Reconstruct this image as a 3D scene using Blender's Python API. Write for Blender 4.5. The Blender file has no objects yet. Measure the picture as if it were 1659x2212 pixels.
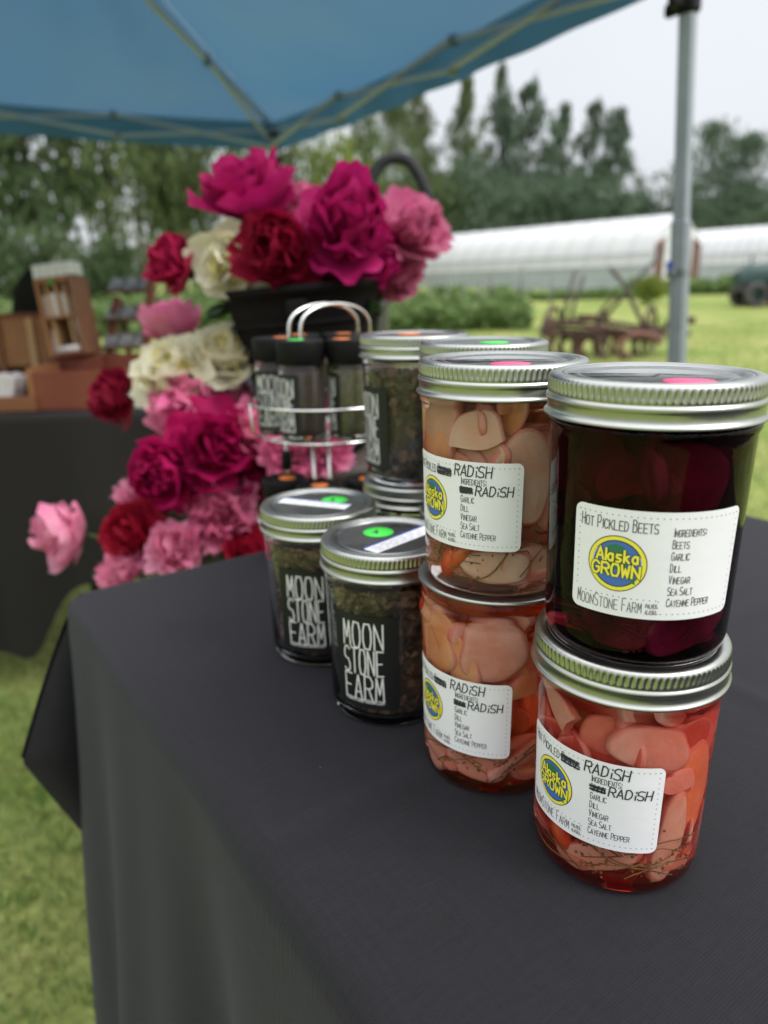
import bpy, math, random
import numpy as np
from mathutils import Vector, Matrix
R = math.radians
PI = math.pi
S = bpy.context.scene
COL = S.collection

# ------------------------------------------------------------------ camera
F_PX, PITCH, ROLL, EYE = 1574.37, 0.2994, -0.0183, 1.012
_c, _s = math.cos(PITCH), math.sin(PITCH)
FW = Vector((0, _c, -_s)); _up = Vector((0, _s, _c)); _rt = Vector((1, 0, 0))
RT = _rt * math.cos(ROLL) + _up * math.sin(ROLL)
UP = -_rt * math.sin(ROLL) + _up * math.cos(ROLL)
cam = bpy.data.cameras.new('camera')
cam_o = bpy.data.objects.new('camera', cam); COL.objects.link(cam_o)
cam.sensor_fit = 'HORIZONTAL'; cam.sensor_width = 36.0
cam.lens = F_PX / 1659 * 36
cam.clip_start = 0.02; cam.clip_end = 1200
cam.dof.use_dof = True; cam.dof.focus_distance = 0.335; cam.dof.aperture_fstop = 8.2
m = Matrix.Identity(4)
for i in range(3):
    m[i][0], m[i][1], m[i][2] = RT[i], UP[i], -FW[i]
m[2][3] = EYE
cam_o.matrix_world = m
S.camera = cam_o

def at(u, v, y):
    """the point at depth y seen at (u, v) of the 1659 x 2212 photograph"""
    d = FW + RT * ((u - 829.5) / F_PX) - UP * ((v - 1106) / F_PX)
    return Vector((0, 0, EYE)) + d * (y / d.y)

# ------------------------------------------------------------------ sky and sun
W = bpy.data.worlds.new('World'); S.world = W; W.use_nodes = True
nt = W.node_tree; nt.nodes.clear()
out = nt.nodes.new('ShaderNodeOutputWorld')
sky = nt.nodes.new('ShaderNodeTexSky'); sky.sky_type = 'NISHITA'; sky.sun_disc = False
SUN_EL, SUN_AZ = R(48), R(115)       # azimuth clockwise from +y: to the right, a little behind the camera
sky.sun_elevation = SUN_EL; sky.sun_rotation = SUN_AZ; sky.dust_density = 4
bg1 = nt.nodes.new('ShaderNodeBackground'); bg1.inputs[1].default_value = 0.05
hs = nt.nodes.new('ShaderNodeHueSaturation'); hs.inputs['Saturation'].default_value = 0.25
nt.links.new(sky.outputs[0], hs.inputs['Color']); nt.links.new(hs.outputs[0], bg1.inputs[0])
tc = nt.nodes.new('ShaderNodeTexCoord'); sx = nt.nodes.new('ShaderNodeSeparateXYZ')
nt.links.new(tc.outputs['Generated'], sx.inputs[0])
ramp = nt.nodes.new('ShaderNodeValToRGB')    # overcast cloud cover, brighter towards the zenith
el = ramp.color_ramp.elements
el[0].position = 0.0; el[0].color = (0.240, 0.250, 0.266, 1)
el[1].position = 0.36; el[1].color = (0.262, 0.274, 0.292, 1)
e = el.new(1.0); e.color = (0.97, 0.98, 1.0, 1)
cl = nt.nodes.new('ShaderNodeTexNoise'); cl.inputs['Scale'].default_value = 2.2; cl.inputs['Detail'].default_value = 4
nt.links.new(tc.outputs['Generated'], cl.inputs['Vector'])
clm = nt.nodes.new('ShaderNodeMapRange'); clm.inputs[3].default_value = 0.93; clm.inputs[4].default_value = 1.06
nt.links.new(cl.outputs[0], clm.inputs[0])
mul = nt.nodes.new('ShaderNodeMixRGB'); mul.blend_type = 'MULTIPLY'; mul.inputs[0].default_value = 1
nt.links.new(sx.outputs[2], ramp.inputs[0]); nt.links.new(ramp.outputs[0], mul.inputs[1]); nt.links.new(clm.outputs[0], mul.inputs[2])
bg2 = nt.nodes.new('ShaderNodeBackground'); bg2.inputs[1].default_value = 1.95
nt.links.new(mul.outputs[0], bg2.inputs[0])
add = nt.nodes.new('ShaderNodeAddShader')
nt.links.new(bg1.outputs[0], add.inputs[0]); nt.links.new(bg2.outputs[0], add.inputs[1]); nt.links.new(add.outputs[0], out.inputs[0])
sun = bpy.data.lights.new('sun', 'SUN'); sun.energy = 1.3; sun.angle = R(22); sun.color = (1, 0.97, 0.92)
so = bpy.data.objects.new('sun', sun); COL.objects.link(so)
sd = Vector((math.sin(SUN_AZ) * math.cos(SUN_EL), math.cos(SUN_AZ) * math.cos(SUN_EL), math.sin(SUN_EL)))
so.rotation_euler = sd.to_track_quat('Z', 'Y').to_euler(); so.location = (5, -3, 9)
S.view_settings.view_transform = 'Standard'; S.view_settings.look = 'None'
S.view_settings.exposure = 0.38; S.view_settings.gamma = 1; S.view_settings.use_curve_mapping = False
cy = S.cycles
cy.max_bounces = 14; cy.diffuse_bounces = 4; cy.glossy_bounces = 4; cy.transmission_bounces = 14
cy.transparent_max_bounces = 24; cy.caustics_reflective = False; cy.caustics_refractive = True
cy.volume_bounces = 2; cy.sample_clamp_indirect = 6; cy.blur_glossy = 0.6
cy.use_denoising = True
try: cy.denoiser = 'OPENIMAGEDENOISE'
except Exception: pass

# ------------------------------------------------------------------ materials
def srgb(r, g, b):
    f = lambda c: (c / 255 / 12.92) if c <= 10 else ((c / 255 + 0.055) / 1.055) ** 2.4
    return (f(r), f(g), f(b), 1)

def mat(name, col, rough=0.6, metal=0.0, spec=0.5, trans=0.0, ior=1.45, var=None, vscale=20.0, bump=0.0, bscale=80.0, translucent=0.0, sss=0.0, coat=0.0, aniso=0.0, detail=3):
    M = bpy.data.materials.new(name); M.use_nodes = True
    t = M.node_tree; b = t.nodes['Principled BSDF']; o = t.nodes['Material Output']
    col = tuple(col) + (1,) if len(col) == 3 else tuple(col)
    b.inputs['Base Color'].default_value = col; b.inputs['Roughness'].default_value = rough
    b.inputs['Metallic'].default_value = metal; b.inputs['Specular IOR Level'].default_value = spec
    b.inputs['Transmission Weight'].default_value = trans; b.inputs['IOR'].default_value = ior
    b.inputs['Coat Weight'].default_value = coat
    if sss:
        b.inputs['Subsurface Weight'].default_value = sss; b.inputs['Subsurface Scale'].default_value = 0.006
    csock = None
    if var is not None or bump:
        g = t.nodes.new('ShaderNodeTexCoord')
    if var is not None:
        n = t.nodes.new('ShaderNodeTexNoise'); n.inputs['Scale'].default_value = vscale; n.inputs['Detail'].default_value = detail
        t.links.new(g.outputs['Object'], n.inputs['Vector'])
        cr = t.nodes.new('ShaderNodeValToRGB'); cr.color_ramp.elements[0].position = 0.32; cr.color_ramp.elements[1].position = 0.68
        cr.color_ramp.elements[0].color = col; cr.color_ramp.elements[1].color = tuple(var) + (1,) if len(var) == 3 else tuple(var)
        t.links.new(n.outputs[0], cr.inputs[0]); t.links.new(cr.outputs[0], b.inputs['Base Color']); csock = cr.outputs[0]
    if bump:
        n2 = t.nodes.new('ShaderNodeTexNoise'); n2.inputs['Scale'].default_value = bscale; n2.inputs['Detail'].default_value = 4
        t.links.new(g.outputs['Object'], n2.inputs['Vector'])
        bp = t.nodes.new('ShaderNodeBump'); bp.inputs['Strength'].default_value = bump; bp.inputs['Distance'].default_value = 0.01
        t.links.new(n2.outputs[0], bp.inputs['Height']); t.links.new(bp.outputs[0], b.inputs['Normal'])
    if translucent:
        tr = t.nodes.new('ShaderNodeBsdfTranslucent'); mx = t.nodes.new('ShaderNodeMixShader'); mx.inputs[0].default_value = translucent
        if csock: t.links.new(csock, tr.inputs[0])
        else: tr.inputs[0].default_value = col
        t.links.new(b.outputs[0], mx.inputs[1]); t.links.new(tr.outputs[0], mx.inputs[2]); t.links.new(mx.outputs[0], o.inputs[0])
    return M

def liquid_mat(name, col, dens, cloud=0):
    M = bpy.data.materials.new(name); M.use_nodes = True
    t = M.node_tree; t.nodes.clear()
    o = t.nodes.new('ShaderNodeOutputMaterial'); tr = t.nodes.new('ShaderNodeBsdfTransparent')
    va = t.nodes.new('ShaderNodeVolumeAbsorption'); va.inputs[0].default_value = tuple(col) + (1,); va.inputs[1].default_value = dens
    if cloud:
        vs_ = t.nodes.new('ShaderNodeVolumeScatter'); vs_.inputs[0].default_value = tuple(col) + (1,); vs_.inputs[1].default_value = cloud; vs_.inputs[2].default_value = .3
        ad_ = t.nodes.new('ShaderNodeAddShader'); t.links.new(va.outputs[0], ad_.inputs[0]); t.links.new(vs_.outputs[0], ad_.inputs[1]); t.links.new(ad_.outputs[0], o.inputs[1])
    else: t.links.new(va.outputs[0], o.inputs[1])
    t.links.new(tr.outputs[0], o.inputs[0])
    return M

M = {}
M['glass'] = mat('clear_glass', (1, 1, 1), 0.0, trans=1.0, ior=1.35)
M['shell'] = mat('jar_glass', (0.98, 0.99, 0.985), 0.0, trans=1.0, ior=1.42)
M['beetglass'] = mat('beet_jar_glass', (1, 1, 1), 0.0, trans=1.0, ior=1.28)
for k_ in ('glass', 'shell', 'beetglass'):
    M[k_].node_tree.nodes['Principled BSDF'].inputs['Specular Tint'].default_value = (.62, .55, .60, 1)
M['band'] = mat('tin_band', (0.44, 0.45, 0.42), 0.30, metal=1.0, var=(0.39, 0.40, 0.37), vscale=60, bump=0.02, bscale=300)
M['lid'] = mat('tin_lid', (0.36, 0.37, 0.36), 0.30, metal=1.0, var=(0.31, 0.32, 0.315), vscale=35)
for k_ in ('band', 'lid'):
    t_ = M[k_].node_tree; g_ = t_.nodes.new('ShaderNodeTexCoord'); mp_ = t_.nodes.new('ShaderNodeMapping'); mp_.inputs['Scale'].default_value = (30, 120, 30); mp_.inputs['Rotation'].default_value = (0, 0, .7)
    n_ = t_.nodes.new('ShaderNodeTexNoise'); n_.inputs['Scale'].default_value = 1; n_.inputs['Detail'].default_value = 6; r_ = t_.nodes.new('ShaderNodeMapRange'); r_.inputs[1].default_value = .3; r_.inputs[2].default_value = .7; r_.inputs[3].default_value = .27; r_.inputs[4].default_value = .34
    t_.links.new(g_.outputs['Object'], mp_.inputs[0]); t_.links.new(mp_.outputs[0], n_.inputs['Vector']); t_.links.new(n_.outputs[0], r_.inputs[0]); t_.links.new(r_.outputs[0], t_.nodes['Principled BSDF'].inputs['Roughness'])
M['chrome'] = mat('chrome', (0.75, 0.75, 0.73), 0.12, metal=1.0)
M['paper'] = mat('label_paper', (0.80, 0.80, 0.82), 0.5, spec=0.35, bump=0.07, bscale=38)
M['ink'] = mat('black_ink', (0.03, 0.03, 0.035), 0.6)
M['inkgrey'] = mat('grey_ink', (0.10, 0.10, 0.10), 0.6)
M['blacklabel'] = mat('black_label', (0.012, 0.013, 0.013), 0.4, spec=0.35)
M['offwhite'] = mat('white_ink', (0.72, 0.72, 0.70), 0.6)
M['yellow'] = mat('logo_yellow', (0.82, 0.74, 0.06), 0.5)
M['blue'] = mat('logo_blue', (0.06, 0.15, 0.46), 0.5)
M['green'] = mat('logo_green', (0.03, 0.17, 0.08), 0.5)
M['dotgreen'] = mat('sticker_green', (0.06, 0.75, 0.08), 0.5)
M['dotorange'] = mat('sticker_orange', (0.90, 0.24, 0.05), 0.5)
M['dotpink'] = mat('sticker_pink', (0.85, 0.07, 0.20), 0.5)
M['tapeblue'] = mat('tape_blue', (0.03, 0.07, 0.30), 0.5)
M['blackcap'] = mat('black_plastic', (0.008, 0.008, 0.008), 0.5, spec=0.14)
M['black'] = mat('matt_black', (0.014, 0.014, 0.016), 0.55, var=(0.022, 0.022, 0.024), vscale=14)
M['foam'] = mat('foam_grip', (0.02, 0.02, 0.024), 0.75)

# ------------------------------------------------------------------ mesh helpers
class MB:
    """collects vertices and faces; build() links them as ONE mesh object"""
    def __init__(s): s.v, s.f, s.mi = [], [], []
    def add(s, vs, fs, mi=0):
        o = len(s.v); s.v.extend([tuple(p) for p in vs]); s.f.extend([tuple(i + o for i in f) for f in fs]); s.mi.extend([mi] * len(fs))
    def box(s, c, size, rot=None, mi=0, bev=0.0):
        hx, hy, hz = size[0] / 2, size[1] / 2, size[2] / 2
        b = min(bev, hx * 0.9, hy * 0.9, hz * 0.9)
        if b <= 0:
            vs = [Vector((x, y, z)) for x in (-hx, hx) for y in (-hy, hy) for z in (-hz, hz)]
            fs = [(0, 1, 3, 2), (4, 6, 7, 5), (0, 4, 5, 1), (2, 3, 7, 6), (0, 2, 6, 4), (1, 5, 7, 3)]
        else:
            vs, idx = [], {}
            for sx_ in (-1, 1):
                for sy in (-1, 1):
                    for sz in (-1, 1):
                        for k in range(3):
                            p = [sx_ * hx, sy * hy, sz * hz]
                            for q in range(3):
                                if q != k: p[q] -= (sx_, sy, sz)[q] * b
                            idx[(sx_, sy, sz, k)] = len(vs); vs.append(Vector(p))
            fs = []
            for k in range(3):
                for sg in (-1, 1):
                    a, c2 = [(1, 2), (0, 2), (0, 1)][k]
                    loop = []
                    for (p, q) in ((-1, -1), (1, -1), (1, 1), (-1, 1)):
                        sgn = [0, 0, 0]; sgn[k] = sg; sgn[a] = p; sgn[c2] = q; loop.append(idx[(*sgn, k)])
                    fs.append(tuple(loop))
            for k in range(3):
                a, c2 = [(1, 2), (0, 2), (0, 1)][k]
                for p in (-1, 1):
                    for q in (-1, 1):
                        s0 = [0, 0, 0]; s0[k] = -1; s0[a] = p; s0[c2] = q
                        s1 = list(s0); s1[k] = 1
                        fs.append((idx[(*s0, a)], idx[(*s1, a)], idx[(*s1, c2)], idx[(*s0, c2)]))
            for sx_ in (-1, 1):
                for sy in (-1, 1):
                    for sz in (-1, 1):
                        fs.append(tuple(idx[(sx_, sy, sz, k)] for k in range(3)))
        Mx = rot if rot is not None else Matrix.Identity(3)
        s.add([Mx @ p + Vector(c) for p in vs], fs, mi)
    def tube(s, pts, r, n=8, closed=False, cap=True, mi=0):
        pts = [Vector(p) for p in pts]; k = len(pts)
        rs = r if isinstance(r, (list, tuple)) else [r] * k
        vs, fs, prev = [], [], None
        for i, p in enumerate(pts):
            if closed: d = pts[(i + 1) % k] - pts[i - 1]
            else: d = pts[min(i + 1, k - 1)] - pts[max(i - 1, 0)]
            d = d.normalized() if d.length > 1e-9 else Vector((0, 0, 1))
            if prev is None:
                a = d.cross(Vector((0, 0, 1)))
                if a.length < 1e-3: a = d.cross(Vector((1, 0, 0)))
            else:
                a = prev - d * prev.dot(d)
            a.normalize(); prev = a; b = d.cross(a)
            for j in range(n):
                w = 2 * PI * j / n
                vs.append(p + (a * math.cos(w) + b * math.sin(w)) * rs[i])
        m_ = k if closed else k - 1
        for i in range(m_):
            for j in range(n):
                i2 = (i + 1) % k
                fs.append((i * n + j, i * n + (j + 1) % n, i2 * n + (j + 1) % n, i2 * n + j))
        if cap and not closed:
            fs.append(tuple(range(n - 1, -1, -1))); fs.append(tuple((k - 1) * n + j for j in range(n)))
        s.add(vs, fs, mi)
    def lathe(s, prof, n=48, c=(0, 0, 0), closed=False, mod=None, mi=0, rot=None):
        """prof: (r, z) list; mod(i, angle) -> radius factor offset"""
        vs, fs = [], []
        k = len(prof)
        for i, (r, z) in enumerate(prof):
            for j in range(n):
                w = 2 * PI * j / n
                rr = r + (mod(i, w) if mod else 0)
                p = Vector((rr * math.cos(w), rr * math.sin(w), z))
                if rot is not None: p = rot @ p
                vs.append(p + Vector(c))
        for i in range(k if closed else k - 1):
            i2 = (i + 1) % k
            for j in range(n):
                fs.append((i * n + j, i * n + (j + 1) % n, i2 * n + (j + 1) % n, i2 * n + j))
        if not closed:
            if prof[0][0] > 1e-6: fs.append(tuple(range(n - 1, -1, -1)))
            if prof[-1][0] > 1e-6: fs.append(tuple((k - 1) * n + j for j in range(n)))
        s.add(vs, fs, mi)
    def grid(s, fn, nu, nv, mi=0, closed_u=False):
        vs = [fn(i / (nu if closed_u else nu - 1), j / (nv - 1)) for i in range(nu) for j in range(nv)]
        fs = []
        for i in range(nu if closed_u else nu - 1):
            i2 = (i + 1) % nu
            for j in range(nv - 1):
                fs.append((i * nv + j, i2 * nv + j, i2 * nv + j + 1, i * nv + j + 1))
        s.add(vs, fs, mi)
    def build(s, name, mats, parent=None, smooth=True, loc=None, merge=0.0):
        me = bpy.data.meshes.new(name); me.from_pydata(s.v, [], s.f)
        mats = mats if isinstance(mats, (list, tuple)) else [mats]
        for x in mats: me.materials.append(x)
        if len(mats) > 1: me.polygons.foreach_set('material_index', s.mi)
        if smooth: me.polygons.foreach_set('use_smooth', [True] * len(me.polygons))
        me.update()
        if merge:
            import bmesh
            b = bmesh.new(); b.from_mesh(me); bmesh.ops.remove_doubles(b, verts=b.verts, dist=merge); bmesh.ops.recalc_face_normals(b, faces=b.faces); b.to_mesh(me); b.free()
        o = bpy.data.objects.new(name, me); COL.objects.link(o)
        if parent is not None: o.parent = parent
        if loc is not None: o.location = loc
        return o

def auto(o, ang=35):
    me = o.data
    me.polygons.foreach_set('use_smooth', [True] * len(me.polygons))
    try: me.set_sharp_from_angle(angle=R(ang))
    except Exception: pass
    return o

def tag(o, label=None, cat=None, group=None, kind=None):
    if label: o['label'] = label
    if cat: o['category'] = cat
    if group: o['group'] = group
    if kind: o['kind'] = kind
    return o

def thing(name, label, cat, loc=(0, 0, 0), rot=(0, 0, 0), group=None):
    o = bpy.data.objects.new(name, None); COL.objects.link(o); o.location = loc; o.rotation_euler = rot
    o.empty_display_size = 0.05
    return tag(o, label, cat, group)

def copy_tree(o, parent=None):
    c = o.copy(); COL.objects.link(c)
    if parent is not None: c.parent = parent
    for ch in list(o.children): copy_tree(ch, c)
    return c

# ------------------------------------------------------------------ stroke lettering
GL = {
 'A': '00 5A A0;23 83', 'B': '00 0A 6A 99 98 76 06;76 A4 A2 80 00', 'C': 'A8 7A 3A 07 03 30 70 A2', 'D': '00 0A 5A 98 A5 92 50 00',
 'E': 'A0 00 0A AA;05 85', 'F': '00 0A AA;05 85', 'G': 'A8 7A 3A 07 03 30 70 A2 A5 65', 'H': '00 0A;A0 AA;05 A5', 'I': '50 5A',
 'K': '00 0A;AA 04;36 A0', 'L': '0A 00 A0', 'M': '00 1A 53 9A A0', 'N': '00 0A A0 AA', 'O': '50 20 03 07 2A 5A 8A A7 A3 80 50',
 'P': '00 0A 7A A8 A6 74 04', 'R': '00 0A 7A A8 A6 75 05;55 A0', 'S': 'A9 7A 3A 08 06 35 75 A3 A1 70 30 01', 'T': '0A AA;5A 50',
 'U': '0A 02 30 70 A2 AA', 'V': '0A 50 AA', 'W': '0A 20 57 80 AA', 'Y': '0A 55 AA;55 50', 'X': '00 AA;0A A0',
 'a': '86 80;84 66 36 04 02 30 60 82', 's': '86 56 26 14 33 63 82 60 10', 'k': '0A 00;76 03;33 80', 'l': '5A 50', 'i': '50 55;58 59',
 ':': '55 57;51 53', '.': '50 51', '4': '70 7A 03 A3', 'e': '03 83 75 46 15 02 20 70', 'r': '00 06;04 35 66', 'n': '00 06;04 36 65 80', 'o': '40 13 46 73 40',
 't': '39 30;16 66', 'c': '75 46 13 40 71', 'p': '06 00;06 56 74 52 02', 'h': '0A 00;04 46 74 70', '-': '25 75', "'": '5A 57',
}
_dg = lambda ch: 10 if ch == 'A' else int(ch)
def ribbon(mb, pts, w, fmap, off, mi=0, seg=0.0012):
    P = []
    for i in range(len(pts) - 1):
        a, b = Vector(pts[i]), Vector(pts[i + 1]); n = max(1, int((b - a).length / seg))
        for k in range(n): P.append(a.lerp(b, k / n))
    P.append(Vector(pts[-1]))
    L, Rr = [], []
    for i, p in enumerate(P):
        d0 = (P[i] - P[i - 1]).normalized() if i else None
        d1 = (P[i + 1] - P[i]).normalized() if i < len(P) - 1 else None
        d0 = d0 or d1; d1 = d1 or d0
        n0, n1 = Vector((-d0.y, d0.x)), Vector((-d1.y, d1.x))
        nn = n0 + n1
        if nn.length < 0.3: nn = n0
        nn.normalize(); k = w / 2 / max(0.5, nn.dot(n0))
        e_ = (-d0 if i == 0 else (d1 if i == len(P) - 1 else Vector((0, 0)))) * w * 0.35
        L.append(p + nn * k + e_); Rr.append(p - nn * k + e_)
    vs = [fmap(q.x, q.y, off) for q in L] + [fmap(q.x, q.y, off) for q in Rr]
    n = len(P)
    mb.add(vs, [(i, n + i, n + i + 1, i + 1) for i in range(n - 1)], mi)

def write(mb, text, x, y, h, adv, fmap, off, w, mi=0, gw=None, smallcaps=0.0, jitter=0.0, slope=0.0, rnd=None):
    """writes text with its baseline at (x, y); returns the end x"""
    rnd = rnd or random.Random(hash(text) & 255)
    gw = gw or adv * 0.72
    for ch in text:
        if ch == ' ': x += adv * 0.6; continue
        up_ = ch.upper() if smallcaps else ch
        hh = h * (smallcaps if smallcaps and ch.islower() else 1.0)
        g = GL.get(up_)
        a = adv * (0.45 if up_ in "I:.'li" else 1.0)
        if g:
            for st in g.split(';'):
                pts = []
                for pt in st.split():
                    px, py = _dg(pt[0]) / 10, _dg(pt[1]) / 10
                    if up_ in "I:.'li": px = 0.25 + (px - 0.5) * 0.4
                    px += rnd.uniform(-jitter, jitter); py += rnd.uniform(-jitter, jitter) * 0.7
                    pts.append((x + px * gw + py * slope * hh, y + py * hh))
                ribbon(mb, pts, w, fmap, off, mi)
        x += a
    return x

def cyl_map(a0, rfun, z0):
    """(s, t) on a jar's wall: s metres round from angle a0, t metres above z0"""
    def f(s, t, off):
        z = z0 + t; r = rfun(z) + off; a = a0 + s / 0.041
        return (r * math.cos(a), r * math.sin(a), z)
    return f

def sheet(mb, w, h, rc, fmap, off, nx=44, nz=6, mi=0):
    """a rounded rectangle laid on the wall"""
    xs = [w * i / nx for i in range(nx + 1)] + [rc * (1 - math.cos(PI / 2 * k / 6)) for k in range(7)]
    xs += [w - x for x in xs[-7:]]
    xs = sorted(set(round(x, 6) for x in xs))
    vs = []
    for x in xs:
        dx = min(x, w - x); ins = 0
        if dx < rc: ins = rc - math.sqrt(max(0, rc * rc - (rc - dx) ** 2))
        for k in range(nz + 1):
            vs.append(fmap(x, ins + (h - 2 * ins) * k / nz, off))
    n = nz + 1
    fs = [(i * n + k, (i + 1) * n + k, (i + 1) * n + k + 1, i * n + k + 1) for i in range(len(xs) - 1) for k in range(nz)]
    mb.add(vs, fs, mi)

def disc(mb, cx, cy_, r0, r1, fmap, off, n=40, mi=0, sy=1.0):
    vs, fs = [], []
    rings = [r0, r1] if r0 > 0 else [0.0001, r1 * 0.5, r1]
    for r in rings:
        for j in range(n):
            w = 2 * PI * j / n
            vs.append(fmap(cx + r * math.cos(w), cy_ + r * sy * math.sin(w), off))
    for i in range(len(rings) - 1):
        for j in range(n):
            fs.append((i * n + j, (i + 1) * n + j, (i + 1) * n + (j + 1) % n, i * n + (j + 1) % n))
    mb.add(vs, fs, mi)

def poly(mb, pts, fmap, off, mi=0):
    c = Vector((sum(p[0] for p in pts) / len(pts), sum(p[1] for p in pts) / len(pts)))
    vs = [fmap(c.x, c.y, off)] + [fmap(p[0], p[1], off) for p in pts]; n = len(pts)
    mb.add(vs, [(0, 1 + i, 1 + (i + 1) % n) for i in range(n)], mi)

# ------------------------------------------------------------------ jars
TABLE = 0.74
JH = 0.1178
OUT = [(0.0, 1.2), (30, 1.2), (32.5, 0.2), (35.2, 0.2), (37.4, 1.4), (38.9, 4.2), (39.7, 9), (39.9, 18), (40.5, 50), (41.2, 78), (41.8, 93), (41.9, 96),
       (42.7, 97.4), (43.0, 98.7), (42.7, 100.0), (41.2, 101.2), (40.6, 102.6), (40.6, 105), (41.3, 106.2), (41.5, 107), (41.3, 107.8), (40.5, 109), (40.5, 111),
       (41.2, 112.2), (41.4, 113), (41.2, 113.8), (40.5, 115), (40.6, 116.2), (40.2, 117.0)]
OUT = [(r / 1000, z / 1000) for r, z in OUT]
def jar_r(z):
    return float(np.interp(z, [0.002, 0.0045, 0.009, 0.018, 0.05, 0.078, 0.093], [0.0378, 0.0391, 0.0397, 0.0399, 0.0405, 0.0412, 0.0418]))

def solid_glass():
    mb = MB(); mb.lathe(OUT + [(0.0, 0.117)], 96); return mb
def shell_glass():
    inner = [(0.0385, 0.1170), (0.0380, 0.104), (0.0392, 0.096), (0.0388, 0.078), (0.0380, 0.05), (0.0374, 0.012), (0.0362, 0.0065), (0.032, 0.0045), (0.0, 0.0048)]
    mb = MB(); mb.lathe(OUT + inner, 96); return mb
def liquid_mb(top=0.112):
    p = [(0, 0.0042), (0.031, 0.0042), (0.0355, 0.0058), (0.0374, 0.010), (0.0380, 0.02), (0.0386, 0.05), (0.0393, 0.078), (0.0398, 0.094), (0.0385, 0.101), (0.0385, top), (0, top)]
    mb = MB(); mb.lathe(p, 64); return mb
def band_mb():
    prof = [(43.6, 101.0), (44.5, 101.2), (44.7, 101.8), (44.3, 102.5), (43.5, 103.0), (43.25, 104.2), (43.2, 106.6), (43.5, 107.2), (43.9, 107.9), (44.0, 108.6), (43.8, 109.3), (43.1, 109.8), (42.9, 110.3),
            (43.1, 110.7), (43.25, 111.0), (43.25, 112), (43.25, 115.2), (43.2, 115.9), (43.0, 116.7), (42.4, 117.5), (41.6, 117.95), (40.4, 118.15), (38.6, 118.1), (37.9, 117.9), (37.7, 117.4),
            (37.9, 117.0), (41.6, 116.9), (42.2, 116.0), (42.2, 110.8), (42.4, 108.5), (42.3, 104), (42.6, 101.6)]
    prof = [(r / 1000, z / 1000) for r, z in prof]
    def mod(i, w):
        if i in (15, 16): return 0.00042 * math.cos(96 * w) - 0.00015
        if i in (14, 17): return 0.00012 * math.cos(96 * w)
        return 0
    mb = MB(); mb.lathe(prof, 576, closed=True, mod=mod); return mb
def lid_mb(bare=False):
    if bare:
        prof = [(42.8, 116.9), (43.3, 117.2), (43.4, 118.2), (43.0, 118.8), (41.5, 119.0), (38, 118.9), (36.6, 118.2), (35.6, 117.75), (33, 117.7), (31.2, 118.1), (29.5, 117.8), (0, 117.9)]
        return MBl([(42.0, 117.0)] + prof)
    return MBl([(38.2, 116.6), (38.0, 117.6), (37.2, 117.95), (36.3, 117.8), (35.2, 116.9), (34.2, 116.5), (32.6, 116.5), (31.6, 116.95), (30.4, 117.1), (29.4, 116.8), (28.6, 116.7), (14, 116.8), (0, 116.85)])
def MBl(p):
    mb = MB(); mb.lathe([(r / 1000, z / 1000) for r, z in p], 96); return mb

GLASS_ME = solid_glass(); SHELL_ME = shell_glass(); BAND_ME = band_mb()
SHARED = {}
def shared(key, mb_fn, name, mats, parent):
    if key in SHARED:
        o = bpy.data.objects.new(name, SHARED[key]); COL.objects.link(o); o.parent = parent
    else:
        o = mb_fn().build(name, mats, parent); SHARED[key] = o.data
    return o

def scribble(mb, x, y, w, h, fmap, off, rnd, n=7, t=0.0006):
    pts = []
    for k in range(n):
        yy = y + h * (0.15 + 0.7 * k / (n - 1))
        a, b = (x - rnd.uniform(0, .06) * w, x + w * (1 + rnd.uniform(-.02, .06)))
        pts += [(a, yy + rnd.uniform(-.1, .1) * h), (b, yy + rnd.uniform(-.1, .1) * h)] if k % 2 == 0 else [(b, yy + rnd.uniform(-.1, .1) * h), (a, yy + rnd.uniform(-.1, .1) * h)]
    ribbon(mb, pts, t, fmap, off)
    for k in range(3):
        xx = x + w * (0.2 + 0.3 * k)
        ribbon(mb, [(xx, y + h * 0.05), (xx + w * 0.1, y + h * 0.95)], t, fmap, off)

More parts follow.
